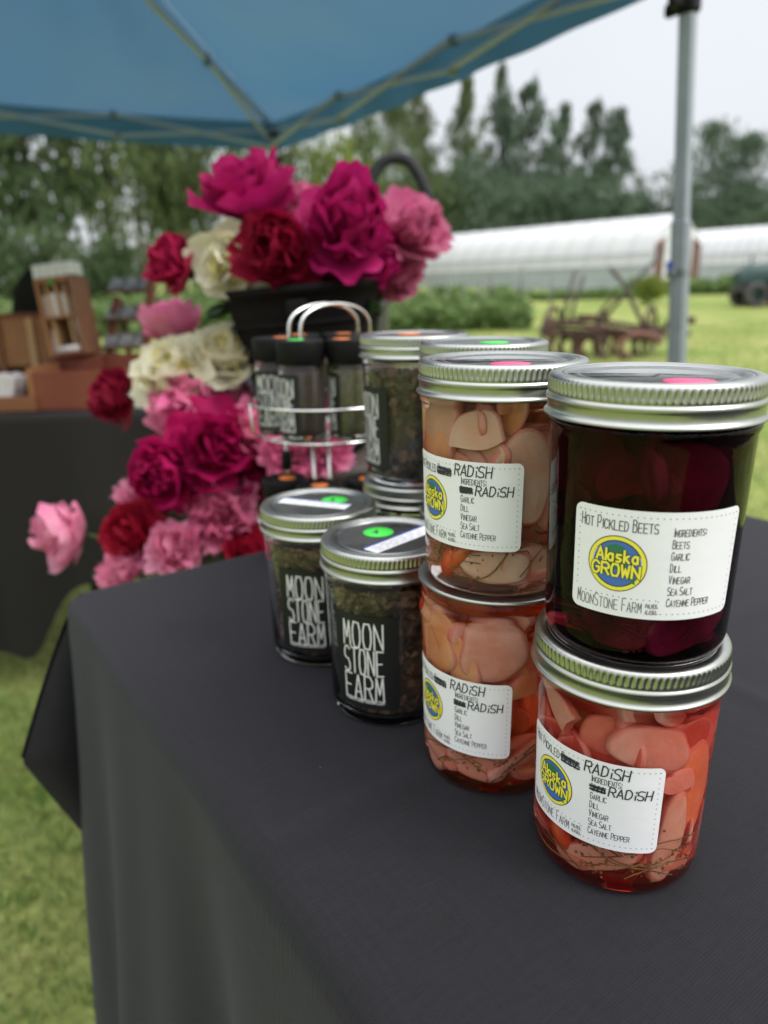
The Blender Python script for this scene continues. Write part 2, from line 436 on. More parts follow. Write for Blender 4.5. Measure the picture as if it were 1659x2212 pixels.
LW, LH = 0.0710, 0.0455
def pickle_label(root, a_left, z0, kind, seed):
    rnd = random.Random(seed)
    fm = cyl_map(a_left, jar_r, z0)
    mb = MB(); sheet(mb, LW, LH, 0.0035, fm, 0.00022)
    lab = mb.build('label', M['paper'], root)
    # print
    t = MB()
    off = 0.00034
    beets = kind == 'beets'
    # dotted border
    def dot(x, y, s=0.00021):
        poly(t, [(x - s, y - s), (x + s, y - s), (x + s, y + s), (x - s, y + s)], fm, off, 1)
    n = 28
    for k in range(n + 1):
        x = 0.0022 + (LW - 0.0044) * k / n
        dot(x, LH - 0.0026)
        if x > 0.036: dot(x, 0.0026)
        elif x > 0.004: dot(x, 0.0084)
    for k in range(16):
        y = 0.0026 + (LH - 0.0052) * k / 15
        dot(LW - 0.0024, y)
        if y > 0.008: dot(0.0024, y)
        if y < 0.0085: dot(0.0365, y)
    kw = dict(smallcaps=0.78, jitter=0.02, rnd=rnd)
    x = write(t, 'Hot Pickled', 0.0034, LH - 0.0088, 0.0050, 0.00198, fm, off, 0.00036, **kw)
    xb = x + 0.0012
    xe = write(t, 'Beets', xb, LH - 0.0088, 0.0050, 0.00198, fm, off, 0.00036, **kw)
    write(t, 'MoonStone Farm', 0.0030, 0.0026, 0.0056, 0.00205, fm, off, 0.00030, mi=1, **kw)
    write(t, 'PALMER', 0.0318, 0.0050, 0.0018, 0.00075, fm, off, 0.0002, mi=1, rnd=rnd)
    write(t, 'ALASKA', 0.0318, 0.0023, 0.0018, 0.00075, fm, off, 0.0002, mi=1, rnd=rnd)
    rows = ['Ingredients:', 'Beets', 'Garlic', 'Dill', 'Vinegar', 'Sea Salt', 'Cayenne Pepper']
    xi = 0.0398
    y0 = LH - 0.0098 - (0 if beets else 0.0018)
    pit = 0.00495 if beets else 0.00468
    for k, tx in enumerate(rows):
        write(t, tx, xi, y0 - pit * k, 0.0035, 0.00138 if k else 0.0013, fm, off, 0.00027, **kw)
    t.build('lettering', [M['ink'], M['inkgrey']], lab, smooth=False)
    # round emblem
    g = MB(); cx, cy_ = 0.0192, 0.0226; r = 0.0119
    disc(g, cx, cy_, 0, r, fm, 0.00030, mi=3)
    disc(g, cx, cy_, r * 0.84, r * 0.965, fm, 0.00038, mi=0)
    disc(g, cx, cy_, 0, r * 0.80, fm, 0.00038, mi=1)
    q = lambda a, b: (cx + a * r, cy_ + b * r)
    poly(g, [q(*p) for p in ((-.42, .42), (-.30, .62), (-.05, .70), (.22, .62), (.34, .45), (.36, .1), (.30, -.12), (.05, -.2), (-.2, -.18), (-.38, -.05), (-.30, .15), (-.45, .2))], fm, 0.00044, 2)
    poly(g, [q(*p) for p in ((-.2, -.15), (.0, -.18), (-.12, -.32), (-.3, -.42), (-.62, -.40), (-.35, -.33))], fm, 0.00044, 2)
    poly(g, [q(*p) for p in ((.28, -.1), (.40, -.2), (.62, -.5), (.66, -.68), (.52, -.62), (.38, -.38))], fm, 0.00044, 2)
    for mi, w, of in ((3, 0.00150, 0.00050), (0, 0.00092, 0.00058)):
        rr = random.Random(1)
        write(g, 'A', cx - 0.0081, cy_ + 0.0010, 0.0050, 0.0036, fm, of, w, mi=mi, gw=0.0028, rnd=rr)
        write(g, 'laska', cx - 0.0049, cy_ + 0.0010, 0.0050, 0.0032, fm, of, w, mi=mi, gw=0.0024, rnd=rr)
        write(g, 'GROWN', cx - 0.0097, cy_ - 0.0052, 0.0050, 0.0040, fm, of, w, mi=mi, gw=0.0029, rnd=rr)
    g.build('emblem', [M['yellow'], M['blue'], M['green'], M['ink']], lab, smooth=False)
    if not beets:
        hnd = MB()
        scribble(hnd, xb, LH - 0.0090, xe - xb - 0.0008, 0.0044, fm, 0.00046, rnd)
        write(hnd, 'RADiSH', xe + 0.0016 + rnd.uniform(0, .001), LH - 0.0074, 0.0056, 0.0037, fm, 0.00046, 0.00062, jitter=0.05, gw=0.0027, slope=0.12, rnd=rnd)
        scribble(hnd, xi - 0.0002, y0 - pit - 0.0002, 0.0062, 0.0036, fm, 0.00046, rnd)
        write(hnd, 'RADiSH', xi + 0.0078, y0 - pit - 0.0004, 0.0048, 0.0035, fm, 0.00046, 0.00060, jitter=0.05, gw=0.0026, slope=0.12, rnd=rnd)
        hnd.build('handwriting', M['ink'], lab, smooth=False)
    return lab

def farm_label(root, a_left, rfun, z0, w, h, scale=1.0, rscale=1.0):
    base = cyl_map(a_left, rfun, z0)
    def fm(s, t, off):
        z = z0 + t; r = rfun(z) + off; a = a_left + s / (0.041 * rscale)
        return (r * math.cos(a), r * math.sin(a), z)
    mb = MB(); sheet(mb, w, h, 0.003 * scale, fm, 0.00020)
    lab = mb.build('label', M['blacklabel'], root)
    t = MB(); rnd = random.Random(5)
    tw = 0.0275 * scale; x0 = w * 0.17; lh = h * 0.265
    for k, tx in enumerate(('MOON', 'STONE', 'FARM')):
        adv = tw / (len(tx) - 0.28)
        write(t, tx, x0, h * (0.925 - 0.282 * (k + 1) + 0.012), lh, adv, fm, 0.00033, 0.00104 * scale, jitter=0.012, gw=adv * 0.72, rnd=rnd)
    write(t, 'MOONSTONEFARMAK.COM', x0, h * 0.063, h * 0.036, tw / 18.2, fm, 0.00033, 0.00036 * scale, gw=tw / 18.2 * 0.7, rnd=rnd)
    t.build('lettering', M['offwhite'], lab, smooth=False)
    return lab

def sticker(parent, x, y, z, r, key, mark=None, name='price_sticker'):
    mb = MB(); mb.lathe([(0.0, 0.0), (r, 0.0), (r, 0.00015), (0, 0.00018)], 40)
    o = mb.build(name, M[key], parent, loc=(x, y, z))
    if mark:
        t = MB(); write(t, mark, -r * 0.35, -r * 0.35, r * 0.75, r * 0.5, lambda a, b, off: (a, b, off), 0.0003, r * 0.09, jitter=0.04)
        t.build('handwriting', M['ink'], o, smooth=False)
    return o

def tape(parent, x, y, z, rot, L=0.062, w=0.0125, blue=0.0030, seed=0, flip=False):
    rnd = random.Random(seed)
    mb = MB()
    mb.box((0, 0, 0.0001), (L, w, 0.0002)); o = mb.build('ingredient_tape', M['paper'], parent, smooth=False, loc=(x, y, z)); o.rotation_euler = (0, 0, rot)
    b = MB(); sgn = -1 if flip else 1
    b.box((0, sgn * (w / 2 + blue / 2 + 0.00005), 0.00012), (L, blue, 0.00024)); b.build('blue_edge', M['tapeblue'], o, smooth=False)
    t = MB()
    for row in range(3):
        xx = -L * 0.42
        while xx < L * 0.40:
            wd = rnd.uniform(0.004, 0.008)
            pts = []
            n = int(wd / 0.0008)
            for k in range(n):
                pts.append((xx + wd * k / n, sgn * (w * 0.26 - row * w * 0.26) + (0.0007 if k % 2 else -0.0004) * rnd.uniform(.5, 1.2)))
            ribbon(t, pts, 0.00028, lambda a, b_, off: (a, b_, off), 0.00030)
            xx += wd + 0.0016
    t.build('handwriting', M['inkgrey'], o, smooth=False)
    return o

def slab(mb, c, n_dir, up_dir, w, h, t, rnd, pw=2.3, mi=0, half=None):
    """a rounded chunk of vegetable: a flattened super-ellipsoid with its broad side along n_dir"""
    n_ = Vector(n_dir).normalized(); u_ = Vector(up_dir); u_ = (u_ - n_ * u_.dot(n_)).normalized(); r_ = u_.cross(n_)
    nu, nv = 30, 12
    cut = rnd.choice((None, None, -.08, -.02, .1)) if half is None else half
    bend = rnd.uniform(-.2, .5)
    ph = [rnd.uniform(0, 6.28) for _ in range(5)]
    def sp(x, p): return math.copysign(abs(x) ** p, x)
    vs, fs = [], []
    for i in range(nv):
        b = -PI / 2 + PI * i / (nv - 1)
        for j in range(nu):
            a = 2 * PI * j / nu
            rad = math.cos(b); wob = 1 + (0.07 * math.sin(2 * a + ph[0]) + 0.05 * math.sin(3 * a + ph[1]) + .03 * math.sin(5 * a + ph[3])) * min(1, rad * 1.2)
            rr_ = sp(rad, 0.30)
            x = w / 2 * rr_ * sp(math.cos(a), 2 / pw) * wob
            y = h / 2 * rr_ * sp(math.sin(a), 2 / pw) * wob
            if cut is not None and cut > -.5: y = max(y, cut * h) + (0.10 * h * math.sin(x / w * 4 + ph[4]) if y < cut * h else 0) - h * .18
            z = t / 2 * sp(math.sin(b), 0.55) + 0.05 * t * math.sin(2 * a + ph[2]) * rad - bend * x * x / 0.05
            vs.append(Vector(c) + r_ * x + u_ * y + n_ * z)
    for i in range(nv - 1):
        for j in range(nu):
            fs.append((i * nu + j, i * nu + (j + 1) % nu, (i + 1) * nu + (j + 1) % nu, (i + 1) * nu + j))
    mb.add(vs, fs, mi)
    for i in range(nv - 1):
        if nv // 2 - 3 <= i <= nv // 2 + 1: mb.mi[len(mb.mi) - len(fs) + i * nu:len(mb.mi) - len(fs) + (i + 1) * nu] = [1] * nu

M['radpink'] = mat('radish_pink', (0.74, 0.32, 0.22), 0.42, var=(0.80, 0.46, 0.36), vscale=90, bump=0.12, bscale=260, translucent=.16, sss=0.12)
M['radpale'] = mat('radish_pale', (0.72, 0.44, 0.29), 0.42, var=(0.78, 0.56, 0.42), vscale=70, bump=0.12, bscale=260, translucent=.16, sss=0.12)
M['radorange'] = mat('radish_orange', (0.76, 0.32, 0.12), 0.42, var=(0.82, 0.46, 0.24), vscale=70, bump=0.12, bscale=260, translucent=.16, sss=0.12)
M['radred'] = mat('radish_red', (0.58, 0.12, 0.075), 0.42, var=(0.66, 0.20, 0.14), vscale=70, bump=0.12, bscale=260, translucent=.16, sss=0.12)
M['radskin'] = mat('radish_rim', (0.78, 0.42, 0.32), 0.40, var=(0.68, 0.20, 0.14), vscale=60, translucent=.16, sss=0.12)
M['beet'] = mat('beet_red', (0.125, 0.003, 0.030), 0.5, spec=.1, var=(0.050, 0.0015, 0.014), vscale=60, bump=0.10, bscale=260)
M['dill'] = mat('dill_green', (0.15, 0.095, 0.028), 0.6, var=(0.24, 0.14, 0.04), vscale=120)
M['dillseed'] = mat('dill_seed', (0.30, 0.17, 0.04), 0.6, var=(0.22, 0.10, 0.03), vscale=200)
M['chili'] = mat('red_chili', (0.62, 0.03, 0.02), 0.35, var=(0.55, 0.10, 0.02), vscale=60)
LIQ = dict(red=liquid_mat('red_brine', (1.0, 0.27, 0.17), 58, 12), orange=liquid_mat('orange_brine', (1.0, 0.40, 0.15), 46, 10), pale=liquid_mat('pale_brine', (1.0, 0.62, 0.40), 30, 12), beet=liquid_mat('beet_brine', (0.58, 0.02, 0.14), 165))

def wall_point(ang, z, depth):
    r = jar_r(z) - 0.0022 - depth
    a = R(ang); return Vector((r * math.cos(a), r * math.sin(a), z)), Vector((math.cos(a), math.sin(a), 0))

def dill_sprig(root, rnd, ang0, ang1, zlo, zhi, n=16, seeds=60, mats=('dill', 'dillseed')):
    mb = MB()
    n *= 2
    for k in range(n):
        a0 = rnd.uniform(ang0, ang1); a1 = a0 + rnd.choice((-1, 1)) * rnd.uniform(20, 75)
        za, zb = rnd.uniform(zlo, zhi), rnd.uniform(zlo, zhi); bow = rnd.uniform(-.006, .008)
        pts = []
        for i in range(9):
            tt = i / 8; a = a0 + (a1 - a0) * tt
            p, _ = wall_point(a, max(0.0068, za + (zb - za) * tt + bow * math.sin(PI * tt)), rnd.uniform(.0006, .0016) + 0.004 * (k % 3)); pts.append(p)
        mb.tube(pts, [rnd.uniform(.00022, .00055)] * 9, 5)
    for k in range(seeds):
        c0 = ang0 + (ang1 - ang0) * rnd.choice((.25, .6, .85)); p, nn = wall_point(c0 + rnd.gauss(0, 9), max(0.007, rnd.gauss((zlo + zhi) / 2, .006)), rnd.uniform(.0006, .003))
        mb.box(p, [rnd.uniform(.0006, .0014)] * 3, Matrix.Rotation(rnd.uniform(0, 3), 3, 'Z'), 1, bev=.0003)
    return mb.build('dill_sprig', [M[q] for q in mats], root)

def pickle_jar(label, pos, level, kind, a_left, z_lab, seed, pieces, fill, chili=(), dill=None, bare=False, dot=None):
    rnd = random.Random(seed)
    root = thing('pickle_jar', label, 'jar', (pos[0], pos[1], TABLE + 0.0006 + level * JH), group='jars of pickles stacked on the table')
    if kind == 'beets': solid_glass().build('glass_body', M['beetglass'], root)
    else: shared('glass', lambda: GLASS_ME, 'glass_body', M['glass'], root)
    top = 0.110 if kind != 'beets' else 0.110
    lq = liquid_mb(top).build('brine', LIQ[{'beets': 'beet'}.get(kind, kind)], root)
    if kind == 'beets': lq.scale = (1.043, 1.043, 1.035)
    nm = 'beet_slice' if kind == 'beets' else 'radish_slice'
    for k_, (ang, z, w, h, t, tilt, face, depth, mk) in enumerate(pieces):
        p, nn = wall_point(ang, z, depth + .0015)
        t *= .62; q = Matrix.Rotation(R(tilt), 3, nn); nd = Matrix.Rotation(R(face), 3, 'Z') @ nn
        mb = MB(); slab(mb, p, nd, q @ Vector((0, 0, 1)), w, h, t, rnd, half=-1 if k_ % 3 else None); auto(mb.build(nm, [M[mk], M['beet' if mk == 'beet' else 'radskin']], root), 50)
    # the slices packed behind them
    for k in range(fill[0]):
        a = k * 2.399963; z = 0.016 + 0.084 * ((k * 7) % fill[0] + .5) / fill[0]; rr = (0.0285, 0.023, 0.016, 0.027)[k % 4]
        mb = MB(); nd = Vector((math.cos(a), math.sin(a), rnd.uniform(-.3, .3))) + Vector((rnd.uniform(-.6, .6), rnd.uniform(-.6, .6), 0)) * (2.2 if k % 4 == 3 else 1)
        slab(mb, (rr * math.cos(a), rr * math.sin(a), z), nd, (rnd.uniform(-.8, .8), rnd.uniform(-.8, .8), 1), rnd.uniform(.022, .034), rnd.uniform(.024, .036), rnd.uniform(.0028, .0052), rnd)
        for i, p in enumerate(mb.v):
            lim = jar_r(max(.002, p[2])) - .0032; q = math.hypot(p[0], p[1])
            zz = min(max(p[2], .006), .108)
            if q > lim: mb.v[i] = (p[0] * lim / q, p[1] * lim / q, zz)
            else: mb.v[i] = (p[0], p[1], zz)
        auto(mb.build(nm, [M[fill[1 + k % (len(fill) - 1)]], M['beet' if kind == 'beets' else 'radskin']], root), 50)
    for k in range(7):
        a = k * 2.399963 + .5; rr = .024 if k else 0
        mb = MB(); slab(mb, (rr * math.cos(a), rr * math.sin(a), .0115 + .002 * (k % 2)), (rnd.uniform(-.3, .3), rnd.uniform(-.3, .3), 1), (rnd.uniform(-1, 1), rnd.uniform(-1, 1), 0), .022, .022, .007, rnd, half=-1)
        auto(mb.build(nm, [M[fill[1]], M['beet' if kind == 'beets' else 'radskin']], root), 50)
    for (ang, z, tilt) in chili:
        p, nn = wall_point(ang, z, .005); ax = Matrix.Rotation(R(tilt), 3, nn) @ Vector((0, 0, 1)); mb = MB()
        mb.tube([p + ax * (.026 * (i / 8 - .5)) + nn * (-.004 * (i / 8 - .5) ** 2 * 4) for i in range(9)], [.0005, .003, .0046, .0052, .0054, .005, .0042, .0028, .0006], 10)
        mb.build('chili_pepper', M['chili'], root)
    if dill: dill_sprig(root, rnd, *dill, mats=('beet', 'beet') if kind == 'beets' else ('dill', 'dillseed'))
    lid = lid_mb(bare).build('lid', M['lid'], root)
    if not bare: shared('band', lambda: BAND_ME, 'screw_band', M['band'], root)
    if dot: sticker(lid, dot[1], dot[2], 0.1170 if not bare else 0.1181, 0.0098, dot[0])
    pickle_label(root, R(a_left), z_lab, kind, seed)
    return root

PA, PB, PC, PD = (0.1137, 0.3073), (0.1138, 0.3063), (0.0626, 0.3812), (0.0619, 0.3781)
pickle_jar('jar of pickled radish in red brine underneath the dark beet jar', PA, 0, 'red', -181, 0.0262, 11, [
    (-158, .086, .014, .044, .010, 48, 0, .005, 'radpale'), (-88, .077, .036, .024, .011, -12, 8, .006, 'radpink'), (-118, .080, .026, .022, .010, 10, 0, .010, 'radpink'),
    (-62, .056, .020, .026, .010, -20, 0, .007, 'radpink'), (-66, .028, .016, .046, .011, -8, 0, .006, 'radpale'), (-42, .050, .022, .050, .010, 6, 0, .009, 'radorange'),
    (-118, .0155, .032, .016, .010, 22, 0, .007, 'radpale'), (-100, .026, .028, .018, .009, -15, 0, .013, 'radpink'), (-140, .040, .026, .030, .010, 30, 0, .012, 'radpink'), (-95, .050, .030, .030, .010, 0, 0, .014, 'radorange'),
    (-165, .060, .024, .030, .010, 0, 0, .010, 'radpink')],
    (54, 'radred', 'radpink'), chili=((-152, .021, 20),), dill=(-150, -40, .007, .026, 13, 90))
pickle_jar('jar of dark pickled beets with a pink lid dot', PB, 1, 'beets', -148.5, 0.0238, 12, [
    (-118, .080, .030, .032, .012, 20, 0, .008, 'beet'), (-84, .080, .034, .034, .012, -10, 0, .007, 'beet'), (-140, .084, .020, .038, .012, 5, 0, .009, 'beet'), (-58, .085, .026, .030, .012, 15, 0, .010, 'beet'),
    (-120, .018, .030, .022, .012, 0, 0, .004, 'beet'), (-75, .018, .034, .022, .012, 15, 0, .004, 'beet')], (18, 'beet'), dill=(-130, -90, .008, .020, 12, 60), dot=('dotpink', 0.004, -0.0255))
pickle_jar('jar of pale pickled radish with a screw band, on the jar without one', PC, 1, 'pale', -182, 0.0262, 13, [
    (-120, .087, .030, .030, .008, 18, 0, .004, 'radpale'), (-158, .088, .030, .026, .009, 80, 0, .008, 'radpale'), (-82, .062, .030, .052, .010, 0, 0, .004, 'radpale'), (-55, .060, .026, .050, .010, 8, 0, .006, 'radpink'),
    (-100, .016, .034, .020, .010, 0, 0, .005, 'radpale'), (-70, .016, .030, .022, .010, 10, 0, .007, 'radpale'), (-140, .060, .030, .044, .010, 0, 0, .008, 'radorange'), (-165, .075, .02, .03, .009, 60, 0, .008, 'radorange')],
    (54, 'radpale', 'radorange'), chili=((-142, .016, -25), (-132, .020, -35)), dill=(-170, -60, .008, .034, 13, 30), dot=('dotpink', 0.000, -0.0225))
pickle_jar('jar of orange pickled radish without a screw band, under the pale radish jar', PD, 0, 'orange', -184, 0.0258, 14, [
    (-158, .086, .030, .040, .014, 25, 0, .006, 'radorange'), (-135, .085, .020, .050, .014, 30, 0, .006, 'radorange'), (-100, .088, .036, .036, .014, 0, 0, .006, 'radpink'), (-62, .062, .032, .040, .013, -20, 0, .006, 'radorange'),
    (-160, .020, .020, .034, .013, 20, 0, .005, 'radpink'), (-112, .017, .036, .020, .012, 0, 0, .007, 'radpink'), (-70, .022, .042, .016, .012, 25, 0, .006, 'radpink'), (-110, .068, .030, .020, .010, 0, 0, .01, 'radorange')],
    (54, 'radorange', 'radpink'), dill=(-150, -50, .008, .028, 13, 50), bare=True)

# jars of dried herbs
M['herbdark'] = mat('dry_herb_dark', (0.048, 0.040, 0.032), 0.8, var=(0.085, 0.068, 0.052), vscale=90)
M['herbbrown'] = mat('dry_herb_brown', (0.25, 0.150, 0.10), 0.8, var=(0.13, 0.080, 0.055), vscale=90)
M['herbgreen'] = mat('dry_herb_green', (0.13, 0.13, 0.06), 0.8, var=(0.07, 0.075, 0.03), vscale=90)
def herb_mb(rnd, rfun, z0, z1, n, size, weights):
    mb = MB()
    for k in range(n):
        z = rnd.uniform(z0, z1); a = rnd.uniform(0, 2 * PI)
        r = rfun(z) * (1 - abs(rnd.gauss(0, .10))) - size * .5; r = max(r, 0.004)
        c = Vector((r * math.cos(a), r * math.sin(a), z))
        rot = Matrix.Rotation(rnd.uniform(0, 6.28), 3, 'Z') @ Matrix.Rotation(rnd.gauss(0, .9), 3, 'X') @ Matrix.Rotation(rnd.gauss(0, .9), 3, 'Y')
        rot = Matrix.Rotation(a, 3, 'Z') @ Matrix.Rotation(rnd.gauss(0, .7), 3, 'Y') @ Matrix.Rotation(rnd.uniform(0, 6.28), 3, 'X') @ Matrix.Rotation(rnd.gauss(0, .6), 3, 'Z')
        s = size * rnd.uniform(.4, 1.2); w = s * rnd.uniform(.35, .9); cu = rnd.uniform(-.4, .4) * s
        vs = [(0, -w / 2, -s / 2), (0, w / 2, -s / 2), (cu, -w * .6, 0), (cu, w * .6, 0), (0, -w * .2, s / 2), (0, w * .2, s / 2)]
        vs = [rot @ Vector(p) + c for p in vs]
        lim = rfun(z) - .0006
        for i, p in enumerate(vs):
            q = math.hypot(p.x, p.y)
            if q > lim: vs[i] = Vector((p.x * lim / q, p.y * lim / q, p.z))
            vs[i].z = min(max(vs[i].z, z0), z1 + .004)
        mb.add(vs, [(0, 1, 3, 2), (2, 3, 5, 4)], rnd.choices(range(3), weights)[0])
    mb.lathe([(0, z0), (rfun(z0) * .86, z0 + .002), (rfun((z0 + z1) / 2) * .90, (z0 + z1) / 2), (rfun(z1) * .80, z1 - .004), (0, z1)], 24, mi=0)
    return mb
inner_r = lambda z: float(np.interp(z, [.006, .012, .05, .078, .096, .104], [.0355, .0370, .0376, .0384, .0388, .0376]))

def herb_jar(label, pos, level, seed, a_left, weights, dot=None, tp=None, full=True, z_lab=0.0135):
    rnd = random.Random(seed)
    root = thing('herb_jar', label, 'jar', (pos[0], pos[1], TABLE + 0.0006 + level * JH), group='jars of dried herbs')
    shared('shell', lambda: SHELL_ME, 'glass_body', M['shell'], root)
    h = herb_mb(rnd, inner_r, .0055, .092, 3200 if full else 500, .0075, weights).build('dried_herbs', [M['herbdark'], M['herbbrown'], M['herbgreen']], root, smooth=False)
    lid = lid_mb().build('lid', M['lid'], root)
    shared('band', lambda: BAND_ME, 'screw_band', M['band'], root)
    if dot: sticker(lid, dot[1], dot[2], 0.1170, 0.0100, dot[0], dot[3] if len(dot) > 3 else None)
    if tp: tape(lid, *tp)
    if a_left is not None: farm_label(root, R(a_left), jar_r, z_lab, 0.0450, 0.0655)
    return root
HE, HF, HG, HH = (0.002, 0.4462), (-0.0494, 0.5255), (0.0264, 0.5962), (0.0694, 0.505)
herb_jar('dried herb jar touching the orange radish jar, blue edged tape slanting up its lid', HE, 0, 21, -145, (5, 5, 0), ('dotgreen', -0.006, 0.009, '4'), (0.009, -0.006, 0.1170, R(47), .058, .0115, .002, 3))
herb_jar('dried herb jar with a tape slanting down its lid, standing alone nearest the table corner', HF, 0, 22, -133, (5, 5, 0), ('dotgreen', 0.012, 0.008, '4'), (-0.003, -0.001, 0.1170, R(-22), .056, .0115, .002, 4))
herb_jar('dried herb jar stacked high beside the spice rack with leafy contents', HG, 1, 23, -186, (6, 3, 1), ('dotorange', -0.004, 0.012))
herb_jar('dried herb jar underneath the tall stack beside the spice rack, only its lid showing', HG, 0, 24, None, (6, 2, 2), ('dotgreen', 0.022, -0.02), full=False)
herb_jar('dried herb jar behind the pale radish jar with a green dot on its lid', HH, 1, 25, None, (6, 2, 2), ('dotgreen', 0.006, -0.008), full=False)
herb_jar('dried herb jar hidden behind the radish stack, carrying the jar with the green dot', HH, 0, 26, None, (6, 2, 2), full=False)

# ------------------------------------------------------------------ display table and cloth
C0 = Vector((-0.305, 0.638, 0)) + Vector((0.824, 0.566, 0)) * .014 + Vector((0.566, -0.824, 0)) * .014; EA = Vector((0.824, 0.566, 0)); EB = Vector((0.566, -0.824, 0))
TW, TL = 0.712, 1.80
def tp_(a, b, z): return C0 + EA * a + EB * b + Vector((0, 0, z))
ROT_T = Matrix((EA, -EB, Vector((0, 0, 1)))).transposed()
M['plastic'] = mat('grey_plastic', (0.35, 0.35, 0.34), 0.5)
M['steel'] = mat('grey_steel', (0.30, 0.30, 0.31), 0.4, metal=0.6)
tb = thing('folding_table', 'folding table hidden under the charcoal cloth that carries the jars', 'table', tp_(TW / 2, TL / 2, 0))
ctr = tp_(TW / 2, TL / 2, 0)
mb = MB(); mb.box(tp_(TW / 2, TL / 2, TABLE - .026) - ctr, (TW - .012, TL - .012, .042), ROT_T, bev=.006); mb.build('table_top', M['plastic'], tb, smooth=False)
for a in (.07, TW - .07):
    for b in (.22, TL - .22):
        mb = MB(); p = tp_(a, b, 0) - ctr; mb.tube([p, p + Vector((0, 0, TABLE - .047))], .0125, 10); mb.build('leg', M['steel'], tb)

def cloth_mat(name, c0, c1, bump=0.5, sc=900.0):
    Mt = bpy.data.materials.new(name); Mt.use_nodes = True; t = Mt.node_tree; b = t.nodes['Principled BSDF']
    b.inputs['Roughness'].default_value = 0.82; b.inputs['Specular IOR Level'].default_value = 0.25
    b.inputs['Sheen Weight'].default_value = 0.10; b.inputs['Sheen Roughness'].default_value = 0.45; b.inputs['Sheen Tint'].default_value = (0.8, 0.8, 0.9, 1)
    tx = t.nodes.new('ShaderNodeUVMap')
    w1 = t.nodes.new('ShaderNodeTexWave'); w1.wave_type = 'BANDS'; w1.bands_direction = 'X'; w1.inputs['Scale'].default_value = 330; w1.inputs['Distortion'].default_value = 0.6; w1.inputs['Detail'].default_value = 2; w1.inputs['Detail Scale'].default_value = 0.3
    w2 = t.nodes.new('ShaderNodeTexWave'); w2.wave_type = 'BANDS'; w2.bands_direction = 'Y'; w2.inputs['Scale'].default_value = 240; w2.inputs['Distortion'].default_value = 0.8; w2.inputs['Detail'].default_value = 2; w2.inputs['Detail Scale'].default_value = 0.3
    slub = t.nodes.new('ShaderNodeTexNoise'); slub.inputs['Scale'].default_value = 1.0; slub.inputs['Detail'].default_value = 5
    mp = t.nodes.new('ShaderNodeMapping'); mp.inputs['Scale'].default_value = (60, 520, 1)
    big = t.nodes.new('ShaderNodeTexNoise'); big.inputs['Scale'].default_value = 9; big.inputs['Detail'].default_value = 3
    for n_ in (w1, w2, big): t.links.new(tx.outputs[0], n_.inputs['Vector'])
    t.links.new(tx.outputs[0], mp.inputs[0]); t.links.new(mp.outputs[0], slub.inputs['Vector'])
    ma = t.nodes.new('ShaderNodeMath'); ma.operation = 'MULTIPLY'; t.links.new(w1.outputs['Fac'], ma.inputs[0]); t.links.new(w2.outputs['Fac'], ma.inputs[1])
    slub2 = t.nodes.new('ShaderNodeTexNoise'); slub2.inputs['Detail'].default_value = 4; slub2.inputs['Scale'].default_value = 1.0
    mp2 = t.nodes.new('ShaderNodeMapping'); mp2.inputs['Scale'].default_value = (360, 30, 1); t.links.new(tx.outputs[0], mp2.inputs[0]); t.links.new(mp2.outputs[0], slub2.inputs['Vector'])
    mm = t.nodes.new('ShaderNodeMath'); mm.operation = 'MULTIPLY_ADD'; mm.inputs[1].default_value = .45; t.links.new(ma.outputs[0], mm.inputs[0]); sc2 = t.nodes.new('ShaderNodeMath'); sc2.operation = 'MULTIPLY'; sc2.inputs[1].default_value = .35; t.links.new(slub2.outputs[0], sc2.inputs[0]); t.links.new(sc2.outputs[0], mm.inputs[2])
    ad = t.nodes.new('ShaderNodeMath'); ad.operation = 'MULTIPLY_ADD'; ad.inputs[1].default_value = 0.50; t.links.new(slub.outputs[0], ad.inputs[0]); t.links.new(mm.outputs[0], ad.inputs[2])
    cr = t.nodes.new('ShaderNodeValToRGB'); cr.color_ramp.elements[0].position = .30; cr.color_ramp.elements[1].position = .85
    cr.color_ramp.elements[0].color = c0 + (1,); cr.color_ramp.elements[1].color = c1 + (1,)
    t.links.new(ad.outputs[0], cr.inputs[0])
    lint = t.nodes.new('ShaderNodeTexVoronoi'); lint.inputs['Scale'].default_value = 26; t.links.new(tx.outputs[0], lint.inputs['Vector'])
    ll = t.nodes.new('ShaderNodeMath'); ll.operation = 'LESS_THAN'; ll.inputs[1].default_value = 0.010; t.links.new(lint.outputs['Distance'], ll.inputs[0])
    lc = t.nodes.new('ShaderNodeMixRGB'); lc.inputs[2].default_value = (.25, .25, .25, 1); t.links.new(ll.outputs[0], lc.inputs[0]); t.links.new(cr.outputs[0], lc.inputs[1])
    t.links.new(lc.outputs[0], b.inputs['Base Color'])
    bp = t.nodes.new('ShaderNodeBump'); bp.inputs['Strength'].default_value = bump; bp.inputs['Distance'].default_value = 0.0009
    t.links.new(ad.outputs[0], bp.inputs['Height']); t.links.new(bp.outputs[0], b.inputs['Normal'])
    return Mt
M['cloth'] = cloth_mat('charcoal_cloth', (0.0058, 0.0055, 0.0070), (0.0140, 0.0132, 0.0164))
M['cloth2'] = cloth_mat('black_cloth', (0.0095, 0.0082, 0.0070), (0.018, 0.0155, 0.0135))

def uv_from(o, coords):
    me = o.data; uvl = me.uv_layers.new(name='UVMap')
    vi = np.empty(len(me.loops), dtype=np.int32); me.loops.foreach_get('vertex_index', vi)
    uvl.data.foreach_set('uv', np.asarray(coords, dtype=np.float32)[vi].ravel())

def fold(p, rho=0.014):
    """distance p past a table edge -> (outward, drop)"""
    if p <= 0: return p, 0.0
    q = rho * PI / 2
    if p < q: return rho * math.sin(p / rho), rho * (1 - math.cos(p / rho))
    return rho, rho + p - q

